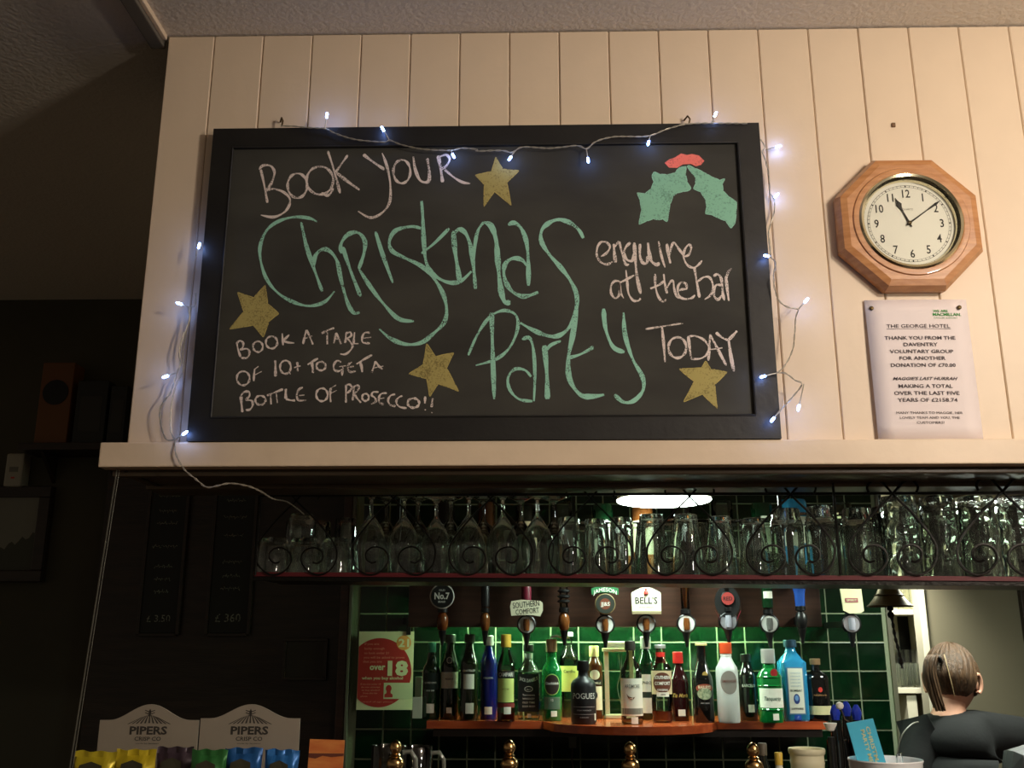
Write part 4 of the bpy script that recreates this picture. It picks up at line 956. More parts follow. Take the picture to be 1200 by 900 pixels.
# clear acrylic and cream stand in the middle
p, q = at(709, 842, 1.60), at(741, 752, 1.60)
t = thing('white_stand', 'cream framed stand with hanging cables in the middle of the bottles', 'stand', ((p.x+q.x)/2, 1.60, SZ+.0005))
wv = (q.x-p.x)/2; hh = q.z-SZ
M_STD = mat('cream_plastic', (206, 200, 160), .4)
MB().box(-wv, -wv+.016, -.02, .0, 0, hh-.035, .002).obj('post', M_STD, t); MB().box(wv-.014, wv, -.02, 0, 0, hh-.035, .002).obj('post', M_STD, t)
MB().box(-wv-.004, wv+.004, -.03, .02, hh-.035, hh-.022, .002).obj('top_rail', M_STD, t); MB().box(-wv+.004, wv-.008, -.026, .016, hh-.022, hh, .004).obj('top_box', M_WHITE, t)
MB().box(-wv, wv, -.035, .02, 0, .012, .002).obj('foot_plate', M_STD, t)
MB().tube(crom([(.0, -.01, hh-.04), (.006, -.012, hh*.6), (-.006, -.012, hh*.4), (.004, -.012, hh*.2), (.012, -.01, .014)]), .0012, 5).tube(crom([(.012, -.01, hh-.04), (.010, -.012, hh*.6), (.016, -.012, hh*.3), (.020, -.01, .014)]), .0012, 5).obj('cable', mat('grey_cable', (150, 150, 130), .5), t)

# ================================================================ PELMET, OPTICS, INVERTED BOTTLES
PY = 1.50
p, q = at(478, 735, PY), at(964, 735, PY)
zp0, zp1 = p.z, at(700, 683.5, PY).z
pel = thing('pelmet_board', 'dark mahogany board carrying the row of spirit optics', 'pelmet', ((p.x+q.x)/2, PY, zp0))
MB().box(p.x-pel.location.x, q.x-pel.location.x, 0, .018, 0, zp1-zp0, .003).obj('board', M_MAHOG, pel)
for x in (p.x+.03, q.x-.03): MB().box(x-pel.location.x-.01, x-pel.location.x+.01, .018, TY-PY-.006, .10, .12).obj('wall_bracket', M_DARKW, pel)
M_OPT = mat('optic_clear_plastic', (226, 226, 216), .15, trans=.4); M_AMB = mat('amber_spirit', (132, 78, 38), .12, trans=.3)
OY = 1.43
def bottle_up(t, neck, body, label=None, lw=None, r=.036, zn=.135, top=.40):
    """inverted bottle rising from an optic; z local"""
    MB().lathe([(.010, .045), (.014, .05), (.014, zn-.02), (.016, zn), (r*.6, zn+.03), (r*.93, zn+.055), (r, zn+.075), (r, top-.01), (r*.9, top), (0, top)], 24, cap=False).obj('glass_body', body, t)
    if neck: MB().lathe([(.0155, .05), (.0165, .06), (.0165, zn-.015), (.015, zn-.01)], 20, cap=False).obj('neck_wrap', neck, t)
    if label: arc(r+.0006, -1.2, 1.2, zn+.10, top-.06, 'label', label, t)
def optic(px, ring, label, liquid=M_AMB, yc=731, bz=None):
    c = at(px, yc, OY); t = thing('spirit_optic', label, 'optic', (c.x, OY, c.z), 'spirit optics along the pelmet')
    MB().box(-.008, .008, .012, PY-OY-.001, -.012, .012, .002).obj('bracket', M_BLK, t)
    R = Matrix.Rotation(PI/2, 4, 'X')
    if ring:
        MB().lathe([(.0, -.012), (.029, -.012), (.032, -.006), (.032, .010), (.028, .013), (.0265, .010)], 28, M=R, cap=False).obj('ring', M_BLK, t)
        MB().lathe([(0, .009), (.027, .009), (.027, .0105), (0, .0105)], 28, M=R).obj('dial_disc', ring, t)
        MB().lathe([(0, -.022), (.0095, -.020), (.0115, .0), (.0095, .018), (0, .020)], 14, M=T(0, -.013, 0)).obj('measure', liquid, t)
    else:
        MB().lathe([(.006, -.032), (.016, -.022), (.020, 0), (.018, .018), (.010, .030), (0, .030)], 20).obj('measure', liquid, t)
    MB().lathe([(.0, -.075), (.005, -.075), (.007, -.060), (.013, -.036), (.015, -.028), (0, -.026)], 14).obj('spout', M_BLK, t)
    MB().lathe([(.011, .030), (.017, .032), (.017, .045), (.012, .048)], 16).obj('collar', M_BLK, t)
    return t
M_DISCW = mat('white_disc', (206, 206, 200), .3); M_DISCS = mat('silver_disc', (190, 190, 196), .2, metal=.6)
def badge_disc(t, r, z, m, mrim, y=-.030):
    R = Matrix.Rotation(PI/2, 4, 'X')
    b = MB().lathe([(0, -.003), (r*.94, -.003), (r, -.001), (r, .002), (r*.95, .003)], 40, M=T(0, y, z) @ R, cap=False).obj('badge_rim', mrim, t)
    return MB().lathe([(0, .0028), (r*.90, .0028), (r*.90, .0036), (0, .0036)], 40, M=T(0, y, z) @ R).obj('badge', m, t)
def tx(t, s, x, z, wd, m, y=-.0350, h=None, bold=.01, shear=0, bend=0, rot=0):
    def f(a, b2):
        X, Z = a, b2-bend*a*a
        if rot: X, Z = X*math.cos(rot)-Z*math.sin(rot), X*math.sin(rot)+Z*math.cos(rot)
        return Vector((x+X, y, z+Z))
    return text('badge_lettering', s, m, t, (0, 0, 0), width=wd, height=h, bold=bold, shear=shear, fn=f)
PXM = (OY+CAMD)/1154.3/1.035
t = optic(518.5, None, 'amber optic under the round black badge lettered Old No.7', mat('brown_amber', (110, 58, 26), .1, trans=.2), 729)
bottle_up(t, None, G_BLK, None)
badge_disc(t, 14.5*PXM, .083, M_LBLK, M_TXTW); tx(t, 'No.7', 0, .074, .050, M_TXTW, h=.021, bold=.03); tx(t, 'OLD', 0, .100, .020, M_TXTW, h=.006); tx(t, 'BRAND', 0, .062, .024, M_TXTW, h=.006)
t = optic(568.5, None, 'dark optic with amber measure and no badge, second from the left', M_AMB, 729); t.scale = (.85, .85, 1); bottle_up(t, C_BLK, G_BRN, None)
t = optic(617, M_DISCW, 'optic below the cream square badge lettered Southern Comfort', yc=732)
bottle_up(t, mat('maroon_neck_wrap', (104, 24, 44), .4), G_CLR, MATS['tan_label'])
MB().prism([(-.050, .028), (-.054, .058), (-.050, .075), (-.018, .080), (.046, .076), (.054, .070), (.055, .045), (.046, .026), (.018, .030), (-.02, .030)], -.033, -.029).obj('badge', M_CREAM, t)
tx(t, 'SOUTHERN', 0, .0555, .088, M_INK, y=-.0335, h=.019, rot=.10, bold=.0); tx(t, 'COMFORT', .004, .0345, .078, M_INK, y=-.0335, h=.017, rot=.10, bold=0)
t = optic(661, None, 'tall optic with amber measure between the cream badge and the green badge', M_AMB, 729); bottle_up(t, None, G_CLR, None)
MB().lathe([(.006, .125), (.022, .150), (.026, .160), (0, .165)], 20).obj('neck_bulb', mat('orange_spirit', (170, 70, 30), .1), t)
for zz in (.062, .078, .096): MB().lathe([(.015, zz), (.021, zz+.003), (.021, zz+.008), (.015, zz+.011)], 18).obj('neck_ridge', C_BLK, t)
t = optic(709, M_DISCW, 'optic below the round badge with a green arch lettered Jameson', yc=732); bottle_up(t, None, G_DGRN, M_LBL)
badge_disc(t, 12*PXM, .066, mat('dark_green_badge', (40, 44, 36), .5), mat('tan_rim', (150, 130, 90), .5)); oval(.034, .018, .018, .066, 'badge_centre', mat('brown_badge_centre', (110, 56, 36), .5), t, sq=1); tx(t, 'JJ&S', 0, .060, .030, M_TXTW, h=.012)
M_GB = mat('green_badge', (44, 110, 66), .5)
MB().prism([(x, .098+.012*math.cos(x*28)-.006) for x in [(-.045+.09*k/10) for k in range(11)]]+[(x, .122+.014*math.cos(x*28)-.010) for x in [(.045-.09*k/10) for k in range(11)]], -.033, -.030).obj('badge_arch', M_GB, t)
tx(t, 'JAMESON', 0, .1065, .078, M_TXTW, y=-.0335, h=.013, bend=7)
t = optic(757, M_DISCW, "optic below the cream arched badge lettered Bell's", yc=731); bottle_up(t, mat('orange_neck', (190, 110, 40), .4), MATS['amber_spirit'], M_CREAM)
MB().prism([(-.048, .030), (-.049, .095)]+[(-.048+.096*k/10, .100+.018*math.sin(PI*k/10)) for k in range(11)]+[(.049, .095), (.048, .030)], -.034, -.029).obj('badge', M_CREAM, t)
MB().box(-.048, .048, -.0365, -.0345, .030, .040, .001).obj('badge_lip', mat('tan_lip', (140, 126, 96), .5), t)
tx(t, "BELL'S", 0, .064, .074, M_INK, y=-.0345, h=.022, bold=.02); MB().lathe([(0, .092), (.008, .096), (.007, .103), (.003, .108), (.004, .112), (0, .113)], 12, M=T(0, -.034, 0)).obj('badge_bell', M_REDL, t); tx(t, 'EXTRA SPECIAL', 0, .050, .05, MATS['grey_print'], y=-.0345, h=.004)
t = optic(804, M_DISCW, 'optic with white disc under a bare neck of vivid orange spirit', yc=731); bottle_up(t, None, G_CLR, None)
MB().lathe([(.004, .052), (.007, .10), (.010, .13), (.022, .150), (.026, .158), (0, .160)], 18).obj('neck_spirit', mat('vivid_orange_spirit', (226, 120, 30), .1, trans=.4), t)  # plain orange liquid colour
t = optic(853, M_DISCS, 'silver optic on a black oval badge with a red round centre', mat('grey_measure', (150, 150, 160), .1), 728); bottle_up(t, None, G_CLR, None)
MB().prism([(.042*math.cos(a), .062+.052*math.sin(a)) for a in [2*PI*k/28 for k in range(28)]], -.012, -.006).obj('badge', M_LBLK, t)
MB().prism([(.022*math.cos(a)*1.3, .118+.010*math.sin(a)) for a in [2*PI*k/20 for k in range(20)]], -.014, -.010).obj('badge_top', mat('crimson_badge', (150, 26, 50), .4), t)
for sg in (-1, 1): MB().prism([(sg*.026, .0), (sg*.043, .036), (sg*.034, .018)], -.014, -.010).obj('badge_corner', MATS['crimson_badge'], t)
badge_disc(t, .023, .073, mat('dull_red_badge', (150, 54, 50), .5), M_LBLK, y=-.016); tx(t, 'RED', 0, .067, .030, M_LBLK, y=-.0202, h=.012)
t = optic(901, M_DISCW, 'optic under a dark green inverted bottle with two small white labels', mat('dark_measure', (90, 90, 86), .1), 731); bottle_up(t, C_BLK, G_DGRN, MATS['pale_green_card'])
arc(.019, -.9, .9, .082, .105, 'neck_label', M_LBL, t); arc(.019, -.9, .9, .140, .158, 'neck_label', M_LBL, t)
MB().lathe([(.0175, .052), (.0180, .06), (.0180, .165)], 20, cap=False).obj('neck_sleeve', G_DGRN, t)
t = optic(939, None, 'dark optic beneath a blue funnel-shaped bottle neck', C_BLK, 727); bottle_up(t, None, G_SKY, M_LBL, r=.046, zn=.15)
MB().lathe([(.006, .035), (.012, .038), (.016, .050), (.017, .085), (.022, .108), (.050, .135), (.052, .142), (0, .143)], 24).obj('blue_neck', mat('deep_blue_neck', (44, 84, 166), .25, coat=.3), t)
t = optic(997, M_DISCS, 'silver optic below the pale square badge at the right end of the row', mat('grey_measure', (150, 150, 160), .1), 731); bottle_up(t, None, G_CLR, None)
MB().prism([(-.036, .118), (.034, .116), (.037, .040), (.026, .034), (-.010, .032), (-.030, .042)], -.033, -.028).obj('badge', mat('pale_yellow_badge', (214, 212, 168), .6), t)
MB().box(-.022, .020, -.0345, -.0332, .068, .082).obj('badge_stripe', mat('dull_pink', (150, 80, 84), .6), t); tx(t, 'SPIRIT', -.001, .0715, .034, MATS['pale_yellow_badge'], y=-.0350, h=.007)
MB().box(-.010, .010, .0, TY-OY-.006, -.01, .01).obj('wall_arm', M_BLK, t)

# ================================================================ POSTER ON THE TILES
def fbox(x0p, y0p, x1p, y1p, Y):     # two picture corners on a plane -> x0,x1,z0,z1
    a, b2 = at(x0p, y0p, Y), at(x1p, y1p, Y); return min(a.x, b2.x), max(a.x, b2.x), min(a.z, b2.z), max(a.z, b2.z)
YP = 1.690
x0, x1, z0, z1 = fbox(421, 740, 483, 832, YP)
po = thing('age_notice', 'red and cream over-18 age check notice hanging on the tiles', 'sign', (x0, YP, z0), None)
PWd, PH = x1-x0, z1-z0
M_PC = mat('poster_cream', (222, 216, 182), .6); M_PR = mat('poster_red', (176, 44, 44), .6); M_PO = mat('poster_orange', (226, 150, 84), .6)
MB().box(0, PWd, 0, .003, 0, PH).obj('card', M_PC, po)
ps = PWd/500    # local units traced over a 500 x 760 sheet
def pz(y): return PH*(1-y/760)
cut = []
for k in range(60):
    a = 2*PI*k/60; X, Y_ = 195+290*math.cos(a), 400+335*math.sin(a); cut.append((max(3, X), Y_))
MB().poly([(X*ps, -.0006, pz(Y_)) for X, Y_ in cut]).obj('red_disc', M_PR, po)
MB().poly([(x*ps, -.0010, pz(y)) for x, y in ((240, 500), (498, 500), (498, 655), (240, 655))]).obj('photo_card', mat('poster_pale', (206, 206, 174), .6), po)
MB().poly([((410+66*math.cos(a))*ps, -.0010, pz(112+72*math.sin(a))) for a in [2*PI*k/28 for k in range(28)]]).obj('orange_disc', M_PO, po)
hd = [(285+26*math.cos(a), 555+34*math.sin(a)) for a in [PI*.75+(1.5*PI)*k/16 for k in range(17)]]+[(304, 600), (322, 612), (322, 640), (248, 640), (248, 612), (266, 600)]
MB().poly([(x*ps, -.0014, pz(y)) for x, y in hd]).obj('portrait_silhouette', M_PR, po)
def ptx(s, xc, y, wd, hgt, m, bold=.01):
    text('poster_lettering', s, m, po, (xc*ps, -.0016, pz(y)), width=wd*ps, height=hgt*PH/760, bold=bold)
M_PP = mat('poster_pink', (226, 150, 130), .6)
for s, xc, y, wd in (('If you are', 120, 133, 130), ('lucky enough', 145, 178, 180), ('to look under 21', 165, 222, 220), ('you will be asked to prove', 235, 265, 370), ('that you are', 130, 305, 170)): ptx(s, xc, y, wd, 22, M_PP, 0)
ptx('over', 178, 375, 140, 42, M_PC, .03); ptx('18', 362, 425, 185, 140, M_PC, .05); ptx('21', 410, 150, 96, 78, M_PC, .03)
ptx('when you buy alcohol', 225, 468, 370, 28, M_PC, .02)
for k, s in enumerate(('If you are under 18', 'do not attempt', 'to buy alcohol', 'from this bar', 'please')): ptx(s, 122 if k < 4 else 66, 520+k*29, (180, 170, 160, 130, 60)[k], 15, M_PP, 0)
ptx('proof of age please', 190, 688, 270, 12, M_PP, 0)
MB().box(PWd*.86, PWd*.94, -.006, .006, PH-.012, PH+.05, .001).obj('clip', M_BLK, po)
MB().box(PWd*.78, PWd*1.0, .003, .024, PH+.025, PH+.05, .001).obj('hanging_bracket', M_BLK, po)

# ================================================================ LEFT: crisps, cards, cable, shelf, picture, menus
CZ = 1.05
M_CARD = mat('warm_white_card', (158, 148, 132), .8); M_CPR = mat('grey_brown_print', (60, 56, 50), .8)
def crisp_box(xl, xr, label):
    Y = .30
    a, b2 = at(xl, 850, Y), at(xr, 850, Y); w_ = b2.x-a.x; top = at(xl, 844 if xl < 200 else 842, Y).z; crest = at((xl+xr)/2, 825.5, Y).z
    t = thing('crisp_display_box', label, 'display box', ((a.x+b2.x)/2, Y, CZ+.0005), 'crisp display boxes')
    hw = w_/2-.001; H = top-CZ; C = crest-CZ
    out = [(-hw, 0), (hw, 0), (hw, H)]
    for k in range(1, 24):
        u = 1-2*k/24; out.append((hw*u, H+(C-H)*(.5+.5*math.cos(PI*min(1, abs(u)/.82)))))
    out.append((-hw, H))
    MB().prism(out, -.002, .002).obj('header_card', M_CARD, t)
    MB().box(-hw+.003, hw-.003, -.118, -.003, 0, .002).obj('base_panel', M_CARD, t)
    zz = lambda py: at(xl, py, Y).z-CZ
    text('lettering', 'PIPERS', M_CPR, t, (0, -.0026, zz(860.5)), width=.088*w_/.235, height=.0165, bold=.035)
    text('lettering', 'CRISP CO', M_CPR, t, (0, -.0026, zz(868)), width=.062*w_/.235, height=.0080, bold=.015)
    text('lettering', 'made by farmers', M_CPR, t, (0, -.0026, zz(872)), width=.050, height=.0025)
    mb = MB(); z0 = zz(847.5); c0z = zz(833.5)
    for k in range(-5, 6):         # furrowed field fanning out
        a0 = k*.011*w_/.235; x_t = k*.0035; mb.add([(a0*.9-.0016, -.0026, z0-abs(k)*.0004), (a0*.9+.0022, -.0026, z0-abs(k)*.0004), (x_t+.0008, -.0026, z0+.018-abs(k)*.0012), (x_t-.0008, -.0026, z0+.018-abs(k)*.0012)], [(0, 1, 2, 3)])
    mb.add([(-.0022, -.0027, z0+.014), (.0022, -.0027, z0+.014), (.0030, -.0027, z0+.024), (0, -.0027, z0+.030), (-.0030, -.0027, z0+.024)], [(0, 1, 2, 3, 4)])
    for sg in (-1, 1):
        for dz in (.018, .023): mb.add([(sg*.003, -.0027, z0+dz), (sg*.011, -.0027, z0+dz+.003), (sg*.011, -.0027, z0+dz+.0045), (sg*.003, -.0027, z0+dz+.002)], [(0, 1, 2, 3)])
    mb.obj('field_emblem', M_CPR, t)
    return t
crisp_box(116.5, 233.5, 'left cardboard crisp display with arched header beside the steel rod')
crisp_box(234.5, 352, 'right cardboard crisp display with arched header next to the orange card')
def packet(xl, xr, top, col, label, tilt=0, Y=.215, wob=0):
    a, b2 = at(xl, top, Y), at(xr, top, Y); w_ = (b2.x-a.x); H = a.z-CZ-.003
    t = thing('crisp_packet', label, 'crisp packet', ((a.x+b2.x)/2, Y, CZ+.006), 'crisp packets in the display boxes'); t.rotation_euler.y = tilt
    vs, fs = [], []; nx, nz = 14, 16
    for side in (-1, 1):
        for j in range(nz+1):
            for i in range(nx+1):
                u, v = i/nx*2-1, j/nz
                th = .022*max(0, 1-u*u)**.5*max(0, math.sin(PI*v))**.6*(1 if v < .93 else 0)
                x = u*w_/2*(1-.05*math.sin(PI*v)); z = H*v+(.0016*math.sin(u*7+wob) if j == nz else 0)
                y = side*th+.0022*math.sin(u*9+v*14+wob)+(0.0005*side)+(.0007*math.sin(u*22+wob) if v > .9 else 0)
                vs.append((x, y, z))
    N = (nx+1)*(nz+1)
    for s_ in (0, 1):
        for j in range(nz):
            for i in range(nx):
                k = s_*N+j*(nx+1)+i; fs.append((k, k+1, k+nx+2, k+nx+1))
    for j in range(nz):
        k = j*(nx+1); fs.append((k, k+nx+1, N+k+nx+1, N+k)); k += nx; fs.append((k, k+nx+1, N+k+nx+1, N+k))
    for i in range(nx): fs.append((i, i+1, N+i+1, N+i)); k = nz*(nx+1)+i; fs.append((k, k+1, N+k+1, N+k))
    MB().add(vs, fs, True).obj('foil_bag', mat('foil_'+label.split()[0]+str(int(xl)), col, .32, metal=.25, bump=.25, bscale=18), t)
    MB().add([(-w_*.30, -.025, H*.70), (w_*.30, -.025, H*.70), (w_*.26, -.022, H*.86), (0, -.020, H*.90), (-w_*.26, -.022, H*.86)], [(0, 1, 2, 3, 4)]).obj('printed_panel', mat('packet_print', (60, 58, 40), .6), t)
    return t
packet(86, 136, 882, (206, 186, 44), 'yellow crisp packet at the far left end, leaning slightly', .02, wob=0)
packet(137, 184, 880, (214, 190, 40), 'yellow crisp packet in front of the left display box', 0, wob=2)
packet(185, 228, 877, (70, 56, 66), 'dark plum crisp packet between the yellow and green ones', 0, Y=.235, wob=1)
packet(224, 266, 880, (54, 120, 60), 'green crisp packet in the middle of the packets', .01, Y=.19, wob=3)
packet(266, 310, 878, (40, 96, 160), 'blue crisp packet next to the green one', -.02, wob=4)
packet(308, 348, 880, (44, 112, 184), 'bright blue crisp packet at the right end of the packets', .03, Y=.20, wob=5)
a = at(380, 867, .22)
t = thing('orange_card', 'small upright card with an orange sunset picture right of the crisps', 'card', (a.x, .22, CZ+.0005)); t.rotation_euler.y = .03
M_SUN = mat('sunset_print', (232, 150, 78), .6, c2=(214, 112, 56), vscale=14, stretch=(1, 1, 4))
H = a.z-CZ; q2 = (at(401, 867, .22).x-at(360, 867, .22).x)/2
MB().box(-q2, q2, 0, .002, 0, H, .0005).obj('card', M_SUN, t); MB().box(-q2*.7, q2*.7, .03, .032, 0, H*.5).box(-q2*.7, q2*.7, .002, .031, 0, .002).obj('card_foot', M_CARD, t)
mb = MB(); mb.poly([(-q2, -.0005, H-.028), (q2, -.0005, H-.026), (q2, -.0005, H-.031), (q2*.3, -.0005, H-.034), (-q2*.2, -.0005, H-.032), (-q2*.6, -.0005, H-.038), (-q2, -.0005, H-.036)]); mb.obj('skyline', mat('dusk_brown_print', (110, 56, 40), .7), t)
# steel rod from the bulkhead corner down to the counter
p0 = at(137, 551, -.002); p1 = at(83, 892, -.05)
rod = thing('steel_rod', 'thin steel rod running from the bulkhead corner down to the counter', 'rod', (0, 0, 0))
p0.z = BZ-.0005; dd = (p1-p0); p1 = p0+dd*((1.0505-p0.z)/dd.z)
M_STEEL = mat('dull_steel', (84, 82, 72), .5, metal=.3)
MB().tube([p0, p1], .0017, 8).obj('rod', M_STEEL, rod); MB().tube([p0+Vector((.0042, .002, 0)), p1+Vector((.0042, .002, 0))], .0009, 6).obj('wire', M_STEEL, rod)
MB().lathe([(.009, 0), (.009, .004), (.004, .008), (0, .008)], 14, M=T(p1.x, p1.y, 1.0505)).obj('foot', M_STEEL, rod)
# shelf with things on the left wall
YS = 1.76
x0, x1, z0, z1 = fbox(20, 527, 142, 518, 1.60)
x1 = at(142, 520, 1.6).x
t = thing('wall_shelf', 'dark wooden wall shelf high on the left, holding dark boxes', 'shelf', ((x0+x1)/2, 1.60, z0))
MB().box(x0-t.location.x, .26, 0, YS-1.60-.001, 0, z1-z0, .002).obj('shelf_board', M_DARKW, t)
for xx in (-.12, .12): MB().prism([(0, -.10), (.0, 0), (.12, 0)], xx-.006, xx+.006, M=T(0, YS-1.60-.001, 0) @ Matrix.Rotation(-PI/2, 4, 'Z')).obj('bracket', M_DARKW, t)
SHZ = z1
M_AMB2 = mat('dark_amber_box', (112, 70, 34), .5); M_DKG = mat('dark_box', (34, 34, 32), .5)
for xl, xr, tp, m, lab, disc in ((51, 88, 425, M_AMB2, 'tall brown box with a black disc on the wall shelf', 1), (92, 128, 446, M_DKG, 'dark upright box beside the brown box on the wall shelf', 0), (131, 150, 452, M_DKG, 'narrow dark box at the right end of the wall shelf', 0)):
    a, b2 = at(xl, tp, 1.64), at(xr, tp, 1.64)
    t = thing('upright_box', lab, 'box', ((a.x+b2.x)/2, 1.64, SHZ+.0005)); hw = (b2.x-a.x)/2; H = a.z-SHZ
    MB().box(-hw, hw, 0, .09, 0, H, .004).obj('carton', m, t)
    if disc: MB().lathe([(0, 0), (hw*.8, 0), (hw*.8, .003), (0, .003)], 28, M=T(0, -.003, H*.63) @ Matrix.Rotation(-PI/2, 4, 'X')).obj('black_disc', M_BLK, t)
    else: MB().box(-hw*.7, hw*.7, -.0008, 0, H*.2, H*.75).obj('label', mat('dim_label', (52, 50, 46), .6), t)
x0, x1, z0, z1 = fbox(3, 570, 29, 531, 1.70)
t = thing('motion_sensor', 'small off-white sensor box on the dark wall at the left edge', 'sensor', ((x0+x1)/2, 1.70, z0)); hw = (x1-x0)/2
MB().box(-hw, hw, 0, YS-1.70-.0005, 0, z1-z0, .008).obj('casing', mat('grey_white_plastic', (160, 156, 140), .5), t); MB().box(-hw*.2, hw*.2, -.001, .002, .03, .036).obj('indicator', M_REDL, t); MB().box(-hw*.5, hw*.5, -.001, .002, .055, .075, .001).obj('lens', mat('grey_lens', (110, 108, 98), .3), t)
x0, x1, z0, z1 = fbox(-26, 682, 62, 570, 1.73); x0 -= .02
t = thing('framed_picture', 'dark wide-framed landscape picture on the left wall, cut by the photo edge', 'picture', ((x0+x1)/2, 1.73, z0)); hw = (x1-x0)/2; H = z1-z0
MB().box(-hw, hw, .002, YS-1.73-.0005, 0, H, .002).obj('backing', M_DARKW, t)
b_ = .042
for bb in ((-hw, hw, 0, b_), (-hw, hw, H-b_, H)): MB().box(bb[0], bb[1], -.012, .002, bb[2], bb[3], .004).obj('frame_rail', M_DARKW, t)
for bb in ((-hw, -hw+b_), (hw-b_, hw)): MB().box(bb[0], bb[1], -.012, .002, b_, H-b_, .004).obj('frame_rail', M_DARKW, t)
MB().box(-hw+b_, hw-b_, -.001, .002, b_, H-b_).obj('print', mat('grey_sky_print', (118, 118, 106), .5), t)
tr_ = [(-hw+b_, b_), (hw-b_, b_), (hw-b_, H*.50)]+[(hw-b_-(2*hw-2*b_)*k/14, H*(.50-.015*k+.03*math.sin(k*1.9))) for k in range(1, 14)]+[(-hw+b_, H*.34)]
MB().poly([(x, -.0014, z) for x, z in tr_]).obj('printed_trees', mat('dark_tree_print', (64, 66, 56), .6), t)
# two chalk menus and a framed panel in the dark bay
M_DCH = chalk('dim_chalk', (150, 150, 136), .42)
def menu(xa_, ya, xb_, yb_, label, price, scr):
    x0, x1, z0, z1 = fbox(xa_, yb_, xb_, ya, 1.72); t = thing('menu_board', label, 'menu board', ((x0+x1)/2, 1.72, z0), 'dim menu boards'); hw = (x1-x0)/2; H = z1-z0
    MB().box(-hw, hw, 0, .0145, 0, H, .002).obj('panel', mat('black_menu_panel', (26, 27, 25), .6), t)
    for bb in ((-hw-.012, -hw, -.006, H+.006), (hw, hw+.012, -.006, H+.006)): MB().box(bb[0], bb[1], -.004, .0145, bb[2], bb[3], .002).obj('frame_rail', M_DARKW, t)
    for bb in ((-.012, -.0), (H, H+.012)): MB().box(-hw, hw, -.004, .0145, bb[0], bb[1], .002).obj('frame_rail', M_DARKW, t)
    mb = MB()
    for k, (yy, wf) in enumerate(scr):
        pts = [(hw*(-wf+2*wf*i/26), H*yy+.009*math.sin(i*1.7+k)*(.5+.5*math.sin(i*.9+k*2))) for i in range(27)]
        mb.tube([(x, -.0005, z) for x, z in pts], .0011, 4)
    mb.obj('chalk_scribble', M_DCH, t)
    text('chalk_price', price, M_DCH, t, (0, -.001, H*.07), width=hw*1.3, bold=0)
menu(163, 560, 221, 742, 'dim black menu board with faint chalk lines behind the crisps, left one', '£ 3.50', [(.88, .6), (.78, .5), (.70, .6), (.55, .7), (.42, .5), (.34, .45), (.26, .4)])
menu(243, 560, 301, 742, 'dim black menu board with a faint chalked price of 360, right one', '£ 360', [(.85, .5), (.74, .6), (.62, .5), (.45, .5), (.36, .45), (.28, .5)])
x0, x1, z0, z1 = fbox(331, 797, 385, 748, 1.73)
t = thing('notice_panel', 'small dark framed panel low in the dark bay beside the tiles', 'frame', ((x0+x1)/2, 1.722, z0)); hw = (x1-x0)/2; H = z1-z0
MB().box(-hw, hw, 0, .0125, 0, H).obj('panel', mat('dim_brown_panel', (44, 38, 32), .5), t)
for bb in ((-hw, hw, 0, .01), (-hw, hw, H-.01, H)): MB().box(bb[0], bb[1], -.006, .0, bb[2], bb[3], .001).obj('frame_rail', M_DARKW, t)
for bb in ((-hw, -hw+.01), (hw-.01, hw)): MB().box(bb[0], bb[1], -.006, .0, .01, H-.01, .001).obj('frame_rail', M_DARKW, t)

# ================================================================ COUNTER THINGS
def finial(px, label, py=867):
    c = at(px, py, .24); t = thing('beer_pump', label, 'beer pump', (c.x, .24, CZ+.0005), 'brass-topped beer pumps'); H = c.z-CZ
    MB().lathe([(.042, 0), (.044, .01), (.036, .02), (.030, .035), (.032, .06), (.022, .09), (.012, .11), (0, .11)], 24).obj('base', M_BLK, t)
    MB().lathe([(.0085, .09), (.0085, H-.058), (0, H-.058)], 16).obj('stem', M_CHROME, t)
    zt = H-.062
    MB().lathe([(.008, zt), (.017, zt+.006), (.0195, zt+.013), (.017, zt+.022), (.010, zt+.028), (.0115, zt+.031), (.008, zt+.035), (.0125, zt+.041), (.0130, zt+.047), (.0105, zt+.055), (.005, zt+.060), (0, zt+.062)], 24).obj('finial', M_BRASS, t)
    return t
finial(464, 'brass-topped beer pump below the red age notice'); finial(597, 'brass-topped beer pump under the left half of the bottle shelf')
finial(738, 'brass-topped beer pump under the middle bulge of the shelf', 869); finial(882, 'brass-topped beer pump left of the cream jar', 870)
def tankard(px, label):
    c = at(px, 873, .34 if px < 470 else .44); t = thing('glass_tankard', label, 'glass', (c.x, .34 if px < 470 else .415, CZ+.0005), 'tankards on the counter'); H = c.z-CZ
    t.location.z = CZ+.0005
    MB().lathe([(.034, 0), (.036, .006), (.037, H-.002), (.0355, H), (.0335, H-.004), (.033, .012), (0, .012)], 20, cap=False, flute=-.05).obj('body', thin_glass('tankard_glass', (196, 196, 186)), t)
    MB().tube([(.034, -.01, H-.015), (.052, -.012, H-.013), (.062, -.012, H-.028), (.064, -.012, H-.055), (.056, -.012, H-.078), (.036, -.01, H-.086)], .005, 8).obj('handle', mat('bright_handle_glass', (150, 152, 140), .1, trans=.4), t)
tankard(455, 'plain glass tankard right behind the left beer pump'); tankard(490, 'plain glass tankard standing second, right of the left pump')
# under-shelf socket
p = at(671, 866, TY-.012)
t = thing('wall_socket', 'pale narrow socket on the tiles below the bulge of the shelf', 'socket', (p.x, TY-.012, p.z)); MB().box(-.013, .013, 0, .0095, -.03, .03, .002).obj('plate', mat('grey_socket', (96, 96, 84), .5), t)
MB().tube(crom([(.0, -.002, -.03), (-.004, -.004, -.07), (.004, -.003, -.12), (-.006, -.003, -.2)]), .0022, 6).obj('cable', mat('brown_cable', (70, 44, 36), .6), t)
